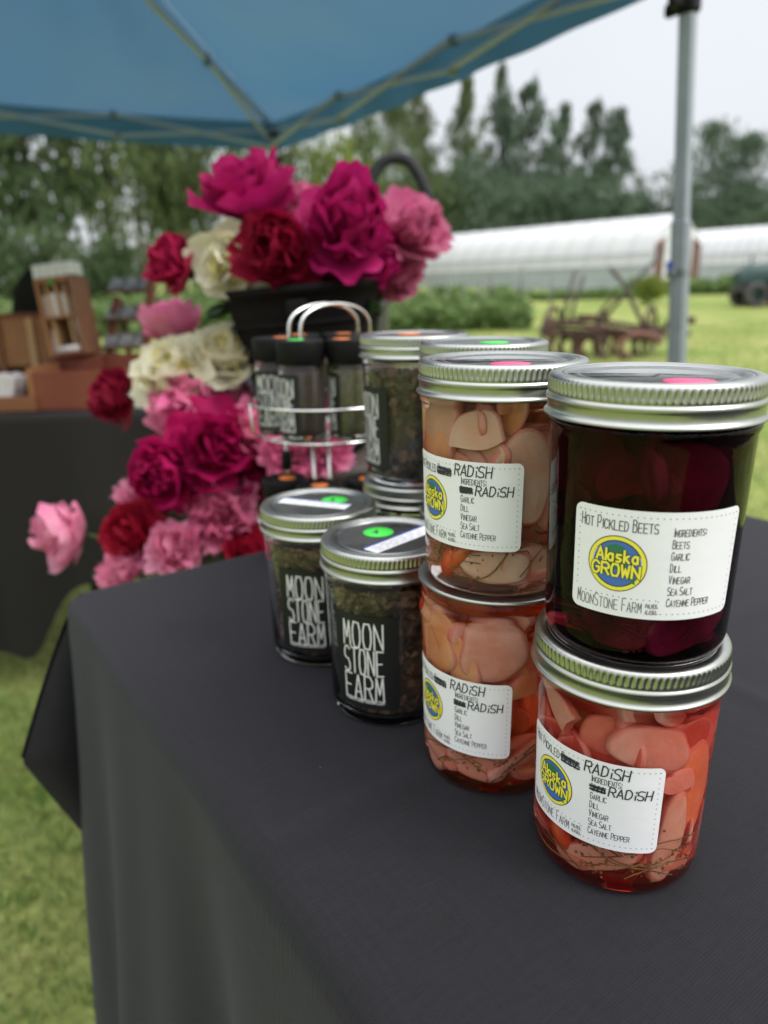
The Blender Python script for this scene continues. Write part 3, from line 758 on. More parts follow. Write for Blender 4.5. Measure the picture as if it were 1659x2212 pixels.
mb = MB(); UVs = []
def panel(fn, us, vs_):
    base = len(mb.v); pts = []
    for u in us:
        for v in vs_:
            P, uv = fn(u, v); pts.append(P); UVs.append(uv)
    n = len(vs_)
    mb.add(pts, [(i * n + k, (i + 1) * n + k, (i + 1) * n + k + 1, i * n + k + 1) for i in range(len(us) - 1) for k in range(n - 1)])
ZT = TABLE
def wave(b, d):   # folds of the left drop, growing downwards
    k = min(1, d / 0.35)
    return k * (0.014 * math.sin(b * 13 + .4) + 0.011 * math.sin(b * 29 + 1.9) + 0.006 * math.sin(b * 53))
def crease(a, b):
    z = 0.0
    z += 0.0020 * math.exp(-((b - 0.40 + 0.02 * a) / 0.008) ** 2)
    z += 0.0016 * math.exp(-((a - 0.33) / 0.009) ** 2) * (1 if b > .2 else 0)
    z += 0.0008 * math.sin(a * 9 + b * 4) * math.sin(b * 7) * min(1, a / .1) * .4
    return z
ends = [0, .002, .005, .009, .014, .02]
b_list = sorted(set([round(TL * i / 240, 5) for i in range(241)] + ends))
a_list = sorted(set([round(TW * i / 110, 5) for i in range(111)] + ends + [TW - x for x in ends]))
def top_fn(a, b):
    return tp_(a, b, ZT + crease(a, b)), (a, b)
panel(top_fn, a_list, b_list)
drops = [0, .004, .009, .015, .022, .03] + [.03 + .50 * k / 30 for k in range(1, 31)]
def left_fn(b, d):
    o_, dz = fold(d)
    t_ = dz / 0.5
    hem = 0.480 + 0.05 * min(1, b / .12) + 0.015 * math.sin(b * 9)
    dz *= hem / 0.525
    out_ = o_ + 0.030 * t_ + wave(b, dz) * (0.25 + 0.75 * min(1, b / .12))
    return tp_(-out_, b - 0.012 * t_ * math.exp(-(b / .1) ** 2), ZT - dz + (crease(0, b) if d == 0 else 0)), (-d, b)
panel(left_fn, b_list, drops)
def far_fn(a, d):
    o_, dz = fold(d); dz *= 0.55 + 0.10 * math.sin(a * 6); k = min(1, dz / .2)
    return tp_(a, -o_ - k * (0.010 * math.sin(a * 17 + 1)), ZT - dz), (a, -d)
panel(far_fn, a_list, drops)
def right_fn(b, d):
    o_, dz = fold(d); dz *= 0.8
    return tp_(TW + o_ + 0.02 * dz / .5 + wave(b + 3, dz), b, ZT - dz), (TW + d, b)
panel(right_fn, b_list, drops)
def near_fn(a, d):
    o_, dz = fold(d)
    return tp_(a, TL + o_ + wave(a + 2, dz), ZT - dz), (a, TL + d)
panel(near_fn, a_list, drops)
# the corner folds: the cloth's corner stands out from the table as a doubled, pointed flap
def flap_fn(side, ca, cb, sa, sb, L0=0.150, L1=0.300):
    def fn(t_, s_):
        # t_: 0 at the vertical corner line, 1 at the free edge; s_: 0 at the top, 1 at the hem
        zi = 0.006 + s_ * L1
        prof = (s_ / 0.50) ** 0.80 if s_ < .50 else max(0.0, 1 - (s_ - .50) / .50) ** 0.95
        outw = 0.068 * prof * t_
        bulge = 0.018 * math.sin(PI * t_) * prof * side
        return tp_(ca + sa * (outw + 0.012 * s_), cb + sb * (0.010 + 0.006 * side + bulge), ZT - zi), (-t_ * .08 + 5 * side, s_ * .3)
    return fn
for (ca, cb, sa, sb) in ((0, 0, -1, -1), (TW, 0, 1, -1), (0, TL, -1, 1), (TW, TL, 1, 1)):
    for side in (-1, 1):
        panel(flap_fn(side, ca, cb, sa, sb), [k / 8 for k in range(9)], [k / 26 for k in range(27)])
cl_o = mb.build('tablecloth', M['cloth']); uv_from(cl_o, UVs)
tag(cl_o, 'charcoal woven tablecloth with a fold crease draped over the table of jars', 'tablecloth')

# ------------------------------------------------------------------ spice rack
RC = Vector((-0.058, 0.748, TABLE + 0.001))
rk = thing('spice_rack', 'two tier chrome wire carousel with a double hoop handle holding black capped spice bottles', 'rack', RC)
def ring_pts(r, z, n=56): return [(r * math.cos(2 * PI * k / n), r * math.sin(2 * PI * k / n), z) for k in range(n)]
T2 = 0.1305
mb = MB()
for z, r in ((T2 + .032, .0765), (T2 - .002, .066)): mb.tube(ring_pts(r, z), .0014, 8, closed=True)
for k in range(12):
    w = 2 * PI * k / 12; mb.tube([(0, 0, T2 - .0035), (.066 * math.cos(w), .066 * math.sin(w), T2 - .0035)], .0009, 6)
for k in range(3):
    w = R(-47 + 120 * k); cw, sw = math.cos(w), math.sin(w)
    mb.tube([(.0765 * cw, .0765 * sw, T2 + .032), (.0745 * cw, .0745 * sw, T2), (.066 * cw, .066 * sw, T2 - .004)], .0013, 6)
mb.build('upper_basket', M['chrome'], rk)
mb = MB()
for z, r in ((.045, .0765), (.006, .066)): mb.tube(ring_pts(r, z), .0014, 8, closed=True)
for k in range(12):
    w = 2 * PI * k / 12; mb.tube([(0, 0, .0045), (.066 * math.cos(w), .066 * math.sin(w), .0045)], .0009, 6)
for k in range(3):
    w = R(-47 + 120 * k); cw, sw = math.cos(w), math.sin(w)
    mb.tube([(.0765 * cw, .0765 * sw, .045), (.066 * cw, .066 * sw, .004)], .0013, 6)
mb.build('lower_basket', M['chrome'], rk)
for k in range(2):
    w = R(-47 + 180 * k); mb = MB(); cw, sw = math.cos(w), math.sin(w)
    mb.tube([(.074 * cw, .074 * sw, .001), (.074 * cw, .074 * sw, T2)], .0016, 6)
    mb.build('post', M['chrome'], rk)
    mb = MB(); mb.lathe([(0, .075), (.005, .076), (.0062, .082), (.0058, .094), (.003, .098), (0, .0985)], 14, c=(.074 * cw, .074 * sw, 0)); mb.build('post_knob', M['blackcap'], rk)
for s_ in (-1, 1):
    mb = MB(); pts = [(-.009, s_ * .009 - .004, .002)]
    y = s_ * .0095
    pts = []
    for k in range(17):
        w = PI * k / 16; pts.append((.010 - .044 * math.cos(w), y, .232 + .024 * math.sin(w) ** .8))
    pts = [(-.034, y, T2 - .003)] + [(-.034, y, .18)] + pts + [(.054, y, .18), (.054, y, T2 - .003)]
    mb.tube(pts, .0017, 8); o = mb.build('handle', M['chrome'], rk); o.rotation_euler = (0, 0, R(42))
    mb = MB(); mb.tube([(s_ * .008 - .006, -.012, .004), (s_ * .008 - .006, -.012, T2)], .0017, 8); mb.build('stem', M['chrome'], rk)

BH_ = 0.0905
M['sgreen'] = mat('dry_spice_green', (0.13, 0.125, 0.06), 0.85, var=(0.07, 0.07, 0.03), vscale=300)
M['sbrown'] = mat('dry_spice_brown', (0.065, 0.045, 0.032), 0.85, var=(0.035, 0.026, 0.018), vscale=300)
M['stan'] = mat('dry_spice_tan', (0.30, 0.26, 0.15), 0.85, var=(0.20, 0.16, 0.08), vscale=300)
def bottle_parts(root, spice):
    mb = MB(); o_ = [(0, .001), (.018, .001), (.0205, .0015), (.0217, .004), (.0220, .012), (.0220, .062), (.0210, .067), (.0195, .069), (.0190, .074)]
    i_ = [(.0176, .074), (.0178, .068), (.0200, .061), (.0204, .012), (.0196, .005), (.0, .0045)]
    mb.lathe(o_ + i_, 40); mb.build('glass_body', M['shell'], root)
    mb = MB(); mb.lathe([(0, .0048), (.0190, .0055), (.0202, .012), (.0200, .0605), (.0178, .064), (0, .065)], 32); mb.build('ground_spice', M[spice], root)
    mb = MB(); mb.lathe([(.0195, .070), (.0222, .0700), (.0226, .0705), (.0226, .0885), (.0220, .0902), (.0205, .0906), (.0195, .0900), (0, .0900)], 72, mod=lambda i, w: (.00025 * math.cos(36 * w) if i in (2, 3) else 0))
    return mb.build('cap', M['blackcap'], root)
def spice_bottle(label, ang, z, spice, dot, lab_ang=None, r=0.0475):
    a = R(ang); p = RC + Vector((r * math.cos(a), r * math.sin(a), z))
    root = thing('spice_bottle', label, 'bottle', p, group='spice bottles standing in the wire rack')
    cap = bottle_parts(root, spice); root.scale = (1, 1, 1.065 if z > .05 else .87)
    if dot: sticker(cap, dot[1], dot[2], .0901 if dot[3:] == () else dot[3], .0085, dot[0])
    if lab_ang is not None:
        farm_label(root, R(lab_ang), lambda q: .0221, .0070, .0400, .0545, scale=1.0, rscale=.539)
    return root
ZU = T2 - .0015
spice_bottle('spice bottle with a green cap dot, front one of the upper tier', -113, ZU, 'sbrown', ('dotgreen', -.004, .002), -196)
spice_bottle('spice bottle with an orange cap dot and farm label, leftmost of the upper tier', -173, ZU, 'sbrown', ('dotorange', .006, .004), -160)
spice_bottle('spice bottle of green herb, upper tier, right behind the tall herb jar edge', -53, ZU, 'sgreen', ('dotorange', -.008, -.004), -222)
spice_bottle('spice bottle at the back left of the upper tier, seen through the hoop handle', 127, ZU, 'sgreen', ('dotorange', 0, 0), None)
spice_bottle('spice bottle at the back of the upper tier, right of the hoop handle', 67, ZU, 'sbrown', ('dotorange', 0, 0), None)
spice_bottle('spice bottle at the far right of the upper tier, behind the tall herb jar', 7, ZU, 'sgreen', ('dotorange', .006, 0), None)
spice_bottle('spice bottle with an orange cap dot on the lower tier below the wire stems', -98, .0055, 'stan', ('dotorange', .001, 0), None)
spice_bottle('spice bottle with an orange dot and a grey scrawl, left on the lower tier', -160, .0055, 'stan', ('dotorange', .003, .001), None)
spice_bottle('spice bottle of the lower tier hidden behind the tall herb stack', -30, .0055, 'stan', ('dotorange', 0, 0), None)

# ------------------------------------------------------------------ ground
def gz(y):
    t_ = max(0.0, y - 9.0)
    return min(1.75, 0.0334 * t_)
def ground_mat():
    Mt = bpy.data.materials.new('lawn_grass'); Mt.use_nodes = True; t = Mt.node_tree; b = t.nodes['Principled BSDF']
    b.inputs['Roughness'].default_value = 0.9; b.inputs['Specular IOR Level'].default_value = .1
    tx = t.nodes.new('ShaderNodeTexCoord')
    n1 = t.nodes.new('ShaderNodeTexNoise'); n1.inputs['Scale'].default_value = 1.1; n1.inputs['Detail'].default_value = 5
    n2 = t.nodes.new('ShaderNodeTexNoise'); n2.inputs['Scale'].default_value = 40; n2.inputs['Detail'].default_value = 4
    for n_ in (n1, n2): t.links.new(tx.outputs['Object'], n_.inputs['Vector'])
    c1 = t.nodes.new('ShaderNodeValToRGB'); c1.color_ramp.elements[0].position = .35; c1.color_ramp.elements[1].position = .65
    c1.color_ramp.elements[0].color = (.165, .250, .055, 1); c1.color_ramp.elements[1].color = (.330, .345, .125, 1)
    c2 = t.nodes.new('ShaderNodeValToRGB'); c2.color_ramp.elements[0].position = .3; c2.color_ramp.elements[1].position = .7
    c2.color_ramp.elements[0].color = (.62, .62, .55, 1); c2.color_ramp.elements[1].color = (1.15, 1.1, 1.1, 1)
    t.links.new(n1.outputs[0], c1.inputs[0]); t.links.new(n2.outputs[0], c2.inputs[0])
    mx = t.nodes.new('ShaderNodeMixRGB'); mx.blend_type = 'MULTIPLY'; mx.inputs[0].default_value = 1; t.links.new(c1.outputs[0], mx.inputs[1]); t.links.new(c2.outputs[0], mx.inputs[2])
    t.links.new(mx.outputs[0], b.inputs['Base Color'])
    return Mt
mb = MB()
ys = [-40, -10, -3, 0, 3, 6, 9, 12, 16, 20, 26, 32, 40, 50, 61.4, 80, 120, 200, 500]
xs = [-400, -120, -50, -25, -12, -6, -3, 0, 3, 6, 12, 25, 50, 120, 400]
mb.add([(x, y, gz(y)) for x in xs for y in ys], [(i * len(ys) + j, (i + 1) * len(ys) + j, (i + 1) * len(ys) + j + 1, i * len(ys) + j + 1) for i in range(len(xs) - 1) for j in range(len(ys) - 1)])
tag(mb.build('ground', ground_mat()), kind='structure')

M['blade'] = mat('grass_blade', (.12, .235, .045), .7, var=(.46, .46, .19), vscale=16, detail=6, translucent=.3)
rng = np.random.default_rng(3)
def blades(regions):
    V, Fc = [], []; base = 0
    for (x0, x1, y0, y1, n, h0, h1, w) in regions:
        x = rng.uniform(x0, x1, n); y = y0 + (y1 - y0) * rng.uniform(0, 1, n); h = rng.uniform(h0, h1, n); a = rng.uniform(0, 6.283, n); l = rng.uniform(.2, 1.0, n) * h; la = rng.uniform(0, 6.283, n)
        dx, dy = np.cos(a) * w / 2, np.sin(a) * w / 2; z = np.maximum(0, y - 9) * .0334
        lx, ly = np.cos(la) * l, np.sin(la) * l
        q = np.stack([np.stack([x - dx, y - dy, z], 1), np.stack([x + dx, y + dy, z], 1), np.stack([x + dx * .8 + lx * .4, y + dy * .8 + ly * .4, z + h * .65], 1), np.stack([x - dx * .8 + lx * .4, y - dy * .8 + ly * .4, z + h * .65], 1), np.stack([x + lx, y + ly, z + h], 1)], 1)
        V.append(q.reshape(-1, 3)); k = np.arange(n)[:, None] * 5 + base
        Fc.append(np.concatenate([k + np.array([[0, 1, 2, 3]])], 1)); Fc.append(np.concatenate([k + np.array([[3, 2, 4, 4]])], 1)); base += n * 5
    V = np.concatenate(V); quads = np.concatenate(Fc)
    faces = [tuple(q) if q[2] != q[3] else tuple(q[:3]) for q in quads.tolist()]
    me = bpy.data.meshes.new('grass'); me.from_pydata(V.tolist(), [], faces); me.materials.append(M['blade'])
    o = bpy.data.objects.new('grass', me); COL.objects.link(o); return o
tag(blades([(-1.6, -.15, .35, 1.7, 15000, .012, .034, .0040), (-2.2, .6, 1.7, 4.5, 16000, .02, .05, .005), (.2, 3.2, 1.0, 5.0, 14000, .02, .05, .006), (-4, 9, 5, 15, 16000, .03, .07, .014)]), 'short yellow green lawn grass', 'grass', kind='stuff')
#@@PART2
# ------------------------------------------------------------------ canopy
CZ, EZ, APEX, SIDE = 1.695, 1.83, 2.22, 2.44
CP0 = Vector((-0.525, 4.18, 0)); E1 = Vector((math.cos(R(-59.5)), math.sin(R(-59.5)), 0)); E2 = Vector((math.cos(R(-149.5)), math.sin(R(-149.5)), 0))
def cp(a, b, z=0): return CP0 + E1 * a + E2 * b + Vector((0, 0, z))
M['canopy'] = mat('blue_canopy_fabric', (0.050, 0.122, 0.196), 0.7, spec=0.2, var=(0.066, 0.132, 0.188), vscale=1.5, translucent=0.62)
M['valance'] = mat('blue_valance_fabric', (0.048, 0.125, 0.205), 0.7, spec=0.2, var=(0.056, 0.137, 0.21), vscale=2.5, translucent=0.45)
M['frame'] = mat('pale_frame_steel', (0.40, 0.42, 0.62), 0.6)
M['legwhite'] = mat('grey_white_leg_steel', (0.27, 0.30, 0.335), 0.32, var=(0.23, 0.26, 0.29), vscale=20)
M['leggrey'] = mat('grey_leg_steel', (0.16, 0.18, 0.20), 0.4, metal=0.4)
M['bluebutton'] = mat('blue_plastic', (0.02, 0.08, 0.42), 0.35)
cn = thing('canopy', 'blue pop up canopy with crossed frame bars and slanted legs over the flower stall', 'canopy', cp(SIDE / 2, SIDE / 2))
o0 = cp(SIDE / 2, SIDE / 2)
mb = MB()
cc = cp(SIDE / 2, SIDE / 2, APEX)
for (p, q) in (((0, 0), (SIDE, 0)), ((SIDE, 0), (SIDE, SIDE)), ((SIDE, SIDE), (0, SIDE)), ((0, SIDE), (0, 0))):
    A_, B_ = cp(*p, EZ), cp(*q, EZ)
    def rf(u, v, A_=A_, B_=B_):
        e_ = A_.lerp(B_, u); sag = 0.035 * math.sin(PI * u) * (1 - v)
        P = e_.lerp(cc, v); P.z -= sag + 0.05 * math.sin(PI * v) * (0.3 + 0.7 * math.sin(PI * u)); P.z += 0.006 * math.sin(u * 31) * (1 - v) * v * 3
        return P - o0
    mb.grid(rf, 25, 14)
mb.build('roof', M['canopy'], cn)
mb = MB()
for (p, q) in (((0, 0), (SIDE, 0)), ((SIDE, 0), (SIDE, SIDE)), ((SIDE, SIDE), (0, SIDE)), ((0, SIDE), (0, 0))):
    A_, B_ = cp(*p, EZ), cp(*q, EZ); outn = ((A_ + B_) / 2 - cp(SIDE / 2, SIDE / 2, EZ)).normalized()
    def vf(u, v, A_=A_, B_=B_, outn=outn):
        P = A_.lerp(B_, u); sag = 0.035 * math.sin(PI * u)
        P.z -= sag + v * (EZ - CZ - sag * 0.55) ; P.z += .006 * (1 - v); P += outn * (-.001 + 0.012 * v * math.sin(u * 40 + 1) * math.sin(PI * u))
        return P - o0
    mb.grid(vf, 61, 6)
mb.build('valance', M['valance'], cn)
def bar(mb, a, b, w=.022, h=.012, mi=0):
    a, b = Vector(a), Vector(b); d = (b - a); L_ = d.length; q = d.to_track_quat('Z', 'Y').to_matrix()
    mb.box((a + b) / 2, (w, h, L_), q, mi)
NS = 3; inn = 0.05
for (o_, dd, nn) in ((cp(0, 0), E1, E2), (cp(0, 0), E2, E1), (cp(SIDE, 0), E2, -E1), (cp(0, SIDE), E1, -E2)):
    for k in range(NS):
        a0 = o_ + dd * (SIDE * k / NS + (.03 if k == 0 else 0)) + nn * inn; a1 = o_ + dd * (SIDE * (k + 1) / NS - (.03 if k == NS - 1 else 0)) + nn * inn
        zt, zb = EZ - .045, CZ + .005
        mb = MB(); bar(mb, a0 + Vector((0, 0, zt)) - o0, a1 + Vector((0, 0, zb)) - o0)
        bar(mb, a0 + Vector((0, 0, zb)) - o0 + nn * .013, a1 + Vector((0, 0, zt)) - o0 + nn * .013)
        mb.build('scissor_bars', M['frame'], cn, smooth=False)
        if k < NS - 1:
            
            for zj in (zt, zb):
                mb = MB(); mb.box(a1 + Vector((0, 0, zj)) - o0, (.035, .035, .03), bev=.006); mb.build('joint', M['leggrey'], cn, smooth=False)
for (a, b) in ((0, 0), (SIDE, 0), (SIDE, SIDE), (0, SIDE)):
    mb = MB(); c_ = cp(SIDE / 2, SIDE / 2, APEX - .10); k_ = cp(a, b, EZ - .03).lerp(c_, .05); mid = cp(a, b, EZ - .03).lerp(c_, .42) + Vector((0, 0, .0))
    bar(mb, k_ - o0, c_ - o0, .022, .014); bar(mb, cp(a, b, CZ + .02).lerp(c_, .04) - o0, mid - o0, .018, .011)
    mb.build('roof_bar', M['frame'], cn, smooth=False)
    mb = MB(); mb.box(mid - o0, (.03, .03, .05), bev=.006); mb.build('joint', M['leggrey'], cn, smooth=False)
# legs: slanted outwards; each an outer tube, an inner tube, a bracket, a latch and a foot
ROTC = Matrix((E1, -E2, Vector((0, 0, 1)))).transposed()
for (a, b, sa, sb) in ((0, 0, -1, -1), (SIDE, 0, 1, -1), (SIDE, SIDE, 1, 1), (0, SIDE, -1, 1)):
    ins = .02
    if (a, b) == (SIDE, 0):
        top = at(1488, -28, 2.03); low = at(1461, 800, 2.05); d = (low - top); foot = top + d * (top.z / -d.z)
        top = top - d * ((EZ - .02 - top.z) / d.z * -1)
    else:
        top = cp(a - sa * ins, b - sb * ins, EZ - .02); foot = cp(a + sa * .09, b + sb * .09, 0); foot.z = 0
    ax = (top - foot).normalized()
    def along(z): return foot + (top - foot) * ((z - foot.z) / (top.z - foot.z))
    xv = Vector((math.cos(R(-44)), math.sin(R(-44)), 0)); xv = (xv - ax * xv.dot(ax)).normalized(); rot = Matrix((xv, ax.cross(xv), ax)).transposed()
    lg = MB(); z0, z1 = 0.02, 1.165
    A_, B_ = along(z0), along(z1)
    lg.box((A_ + B_) / 2 - o0, (.040, .040, (B_ - A_).length), rot, bev=.003)
    for s_ in (-1, 1):   # the pressed channel down each face
        lg.box((A_ + B_) / 2 + rot @ Vector((s_ * .0205, 0, 0)) - o0, (.003, .013, (B_ - A_).length * .995), rot, bev=.001)
        lg.box((A_ + B_) / 2 + rot @ Vector((0, s_ * .0205, 0)) - o0, (.013, .003, (B_ - A_).length * .995), rot, bev=.001)
    lo = lg.build('leg', M['legwhite'], cn, smooth=False)
    mb = MB(); A2, B2 = along(z1 - .05), along(EZ - .02); mb.box((A2 + B2) / 2 - o0, (.034, .034, (B2 - A2).length), rot, bev=.003); mb.build('inner_tube', M['legwhite'], lo, smooth=False)
    mb = MB(); mb.box(along(1.035) - o0, (.044, .044, .030), rot, bev=.006); mb.box(along(1.035) + rot @ Vector((-.012, -.024, 0)) - o0, (.026, .02, .02), rot, bev=.005); mb.build('latch', M['leggrey'], lo, smooth=False)
    mb = MB(); mb.box(along(1.045) + rot @ Vector((-.020, -.016, .010)) - o0, (.016, .020, .026), rot, bev=.005); mb.build('latch_button', M['bluebutton'], lo, smooth=False)
    for zz in (CZ - .045, EZ - .045):
        mb = MB(); mb.box(along(zz) - o0, (.050, .050, .045), rot, bev=.008)
        for q in (E1 * -sa, E2 * -sb): mb.box(along(zz) + q * .04 - o0, (.05, .022, .03), Matrix.Rotation(math.atan2(q.y, q.x), 3, 'Z'), bev=.005)
        mb.build('bracket', M['blackcap'], lo, smooth=False)
    mb = MB(); mb.box(foot + Vector((0, 0, .006)) - o0, (.08, .08, .012), bev=.003); mb.build('foot', M['leggrey'], lo, smooth=False)

# ------------------------------------------------------------------ peonies
def petal_mat(name, c0, c1, tl=0.42):
    return mat(name, c0, 0.62, spec=0.25, var=c1, vscale=26, translucent=tl, bump=0.06, bscale=160)
PM = dict(
 magenta=petal_mat('magenta_petals', (0.36, 0.006, 0.095), (0.48, 0.016, 0.155)), crimson=petal_mat('crimson_petals', (0.36, 0.008, 0.055), (0.46, 0.016, 0.085)),
 deep=petal_mat('deep_red_petals', (0.22, 0.004, 0.025), (0.32, 0.008, 0.040)), red=petal_mat('red_petals', (0.34, 0.005, 0.028), (0.44, 0.014, 0.045)),
 wine=petal_mat('wine_petals', (0.36, 0.004, 0.075), (0.48, 0.010, 0.12)),
 pink=petal_mat('pink_petals', (0.72, 0.16, 0.34), (0.82, 0.30, 0.46)), rose=petal_mat('rose_petals', (0.58, 0.11, 0.25), (0.72, 0.24, 0.40)), blush=petal_mat('blush_petals', (0.80, 0.22, 0.42), (0.86, 0.42, 0.56)),
 cream=petal_mat('cream_petals', (0.80, 0.76, 0.56), (0.84, 0.82, 0.70)), creamcore=petal_mat('yellow_cream_petals', (0.74, 0.64, 0.22), (0.80, 0.74, 0.42)))
M['stem'] = mat('peony_stem', (.07, .10, .03), .6, var=(.10, .09, .03), vscale=30)
M['leaf'] = mat('peony_leaf', (.028, .060, .016), .5, var=(.05, .095, .025), vscale=18, translucent=.2)

def petal(mb, base, az, tilt, curl, L_, Wd, cup, ruf, fr, rnd, rotm, mi=0, nu=9, nv=8):
    ph = [rnd.uniform(0, 6.28) for _ in range(4)]; ca, sa = math.cos(az), math.sin(az)
    ang = tilt; r = 0; z = 0; prof = []
    for j in range(nv):
        prof.append((r, z, ang)); st = L_ / (nv - 1); ang -= curl / (nv - 1); r += math.sin(ang) * st; z += math.cos(ang) * st
    jag = [1 + rnd.uniform(-fr, fr * .4) for _ in range(nu)]
    vs = []
    for i in range(nu):
        u = -1 + 2 * i / (nu - 1)
        for j in range(nv):
            v = j / (nv - 1)
            vv = v * (1 - .20 * u * u * v) * (jag[i] if v > .6 else 1)
            jj = min(vv * (nv - 1), nv - 1.001); k = int(jj); f_ = jj - k
            r_ = prof[k][0] * (1 - f_) + prof[k + 1][0] * f_; z_ = prof[k][1] * (1 - f_) + prof[k + 1][1] * f_; an = prof[k][2]
            wd = Wd * (0.22 + 0.78 * math.sin(min(1, v * 1.25) * PI / 2)) * (1 - .30 * max(0, v - .75) * 2)
            rf_ = ruf * L_ * v * v * (math.sin(3.2 * u * 2 + ph[0]) + .6 * math.sin(6.1 * u + ph[1] + v * 3))
            lift = cup * wd * u * u + rf_
            # 'lift' goes towards the bloom's axis, across the petal's own slope
            pr = r_ - math.cos(an) * lift; pz = z_ + math.sin(an) * lift
            x, y = pr * ca - wd * u * sa, pr * sa + wd * u * ca
            vs.append(rotm @ Vector((x, y, pz)) + base)
    fs = [(i * nv + j, (i + 1) * nv + j, (i + 1) * nv + j + 1, i * nv + j + 1) for i in range(nu - 1) for j in range(nv - 1)]
    mb.add(vs, fs, mi)

def peony(label, uvy, dpx, hue, face, style, seed, foot, core=None, leaves=2, group='peonies in the upper black bucket', hpx=None):
    rnd = random.Random(seed)
    c = at(*uvy); Rr = dpx / 2 * uvy[2] / F_PX * 1.23
    fdir = Vector(face).normalized()
    rotm = fdir.to_track_quat('Z', 'Y').to_matrix() @ Matrix.Rotation(rnd.uniform(0, 6.28), 3, 'Z')
    foot = Vector(foot)
    root = thing('peony', label, 'flower', foot, group=group)
    core_up = {'ball': .38, 'open': .28, 'side': .30, 'fringe': .25}[style] * Rr
    base = c - fdir * core_up * 1.3 - foot
    mb = MB()
    P = dict(ball=((34, 4, 40, .36, 1.15, .95), (18, 36, 62, .52, 1.05, 1.12), (9, 66, 98, .62, .80, 1.15)),
             open=((24, 5, 42, .45, .8, .80), (12, 40, 65, .52, .7, 1.0), (9, 68, 98, .60, .55, 1.12)),
             side=((22, 4, 32, .50, .7, .95), (12, 28, 52, .58, .55, 1.12), (9, 50, 78, .62, .5, 1.18)),
             fringe=((60, 3, 52, .16, .35, .92), (34, 42, 78, .20, .35, 1.05), (10, 72, 98, .55, .5, 1.10)))[style]
    for li, (n, t0, t1, wd, curl, Lf) in enumerate(P):
        for k in range(n):
            az = 2.399963 * k + rnd.uniform(-.3, .3) + li
            tl = R(t0 + (t1 - t0) * (k + .5) / n + rnd.gauss(0, 9))
            L_ = Rr * Lf * rnd.uniform(.76, 1.12)
            if style == 'ball' and li < 2: L_ *= 1.12
            mi = 1 if core and li == 0 and k < n * .6 else 0
            petal(mb, base + rotm @ Vector((rnd.uniform(-1, 1), rnd.uniform(-1, 1), 0)) * Rr * .05, az, tl, curl * rnd.uniform(.7, 1.3), L_, Rr * wd * rnd.uniform(.8, 1.15), rnd.uniform(.25, .6) if li < 2 else rnd.uniform(.15, .4), rnd.uniform(.035, .075), .20 if style in ('fringe', 'side') else .12, rnd, rotm, mi)
    mb.build('bloom', [PM[hue], PM[core or hue]], root)
    # stem, sepals and leaves
    b0 = base - fdir * Rr * .02
    mb = MB(); p1 = b0 - fdir * Rr * 1.0; p1.z -= .01
    pts = [b0.lerp(p1, t) * (1 - t) ** 0 for t in (0, .5)]
    for k in range(1, 9):
        t = k / 8; q = (p1 * (1 - t) ** 2 + Vector((p1.x * .35, p1.y * .35, p1.z * .55)) * 2 * t * (1 - t)); pts.append(q)
    mb.tube(pts, .0032, 6); st = mb.build('stem', M['stem'], root)
    mb = MB()
    for k in range(5): petal(mb, b0, k * 1.257, R(100), .5, Rr * .42, Rr * .16, .3, .02, .0, rnd, rotm, 0, 5, 5)
    mb.build('sepals', M['leaf'], root)
    for k in range(leaves):
        mb = MB(); t0_ = pts[3 + k]; dr = Vector((rnd.uniform(-1, 1), rnd.uniform(-1, .4), rnd.uniform(-.2, .5))).normalized(); rm = dr.to_track_quat('Z', 'Y').to_matrix()
        for s_ in (-1, 0, 1): petal(mb, t0_, s_ * 1.4, R(22 if s_ else 5), .6, Rr * rnd.uniform(.9, 1.3), Rr * .2, .3, .02, 0, rnd, rm, 0, 5, 7)
        mb.build('leaf', M['leaf'], root)
    return root

# upper bucket on its stool
BK = at(655, 615, 1.13); BT = Vector((BK.x + .018, BK.y, BK.z - .245))
bucket_ax = (BK - BT).normalized(); brot = bucket_ax.to_track_quat('Z', 'Y').to_matrix()
M['bucket'] = mat('black_bucket_plastic', (0.007, 0.006, 0.007), 0.7, spec=.08, var=(0.011, 0.009, 0.010), vscale=9)
bk = thing('flower_bucket', 'tall black bucket of magenta, red and white peonies behind the spice rack', 'bucket', BT)
mb = MB(); HB = (BK - BT).length
mb.lathe([(0, 0), (.072, 0), (.074, .004), (.112, HB - .03), (.118, HB - .012), (.1245, HB - .010), (.1255, HB - .002), (.1225, HB), (.116, HB - .006), (.108, HB - .04), (.070, .008), (0, .008)], 56, rot=brot)
mb.lathe([(.1085, HB - .055), (.1125, HB - .054), (.1130, HB - .049), (.1100, HB - .048)], 56, rot=brot)
mb.build('pail', M['bucket'], bk)
mb = MB(); mb.lathe([(0, HB - .075), (.100, HB - .075)], 32, rot=brot); mb.build('water', mat('bucket_water', (.02, .03, .02), .1), bk)
for s_ in (-1, 1):
    mb = MB(); mb.box(brot @ Vector((s_ * .1215, 0, HB - .03)), (.012, .03, .022), brot, bev=.004); mb.build('handle_lug', M['bucket'], bk, smooth=False)
M['darkwood'] = mat('dark_stool_wood', (.030, .022, .018), .6, var=(.05, .035, .025), vscale=16)
st = thing('stool', 'dark wooden stool under the tall bucket of peonies behind the spice rack', 'stool', (BT.x, BT.y, 0))
mb = MB(); mb.lathe([(0, BT.z - .034), (.135, BT.z - .034), (.142, BT.z - .028), (.142, BT.z - .006), (.136, BT.z), (0, BT.z)], 40); mb.build('seat', M['darkwood'], st)
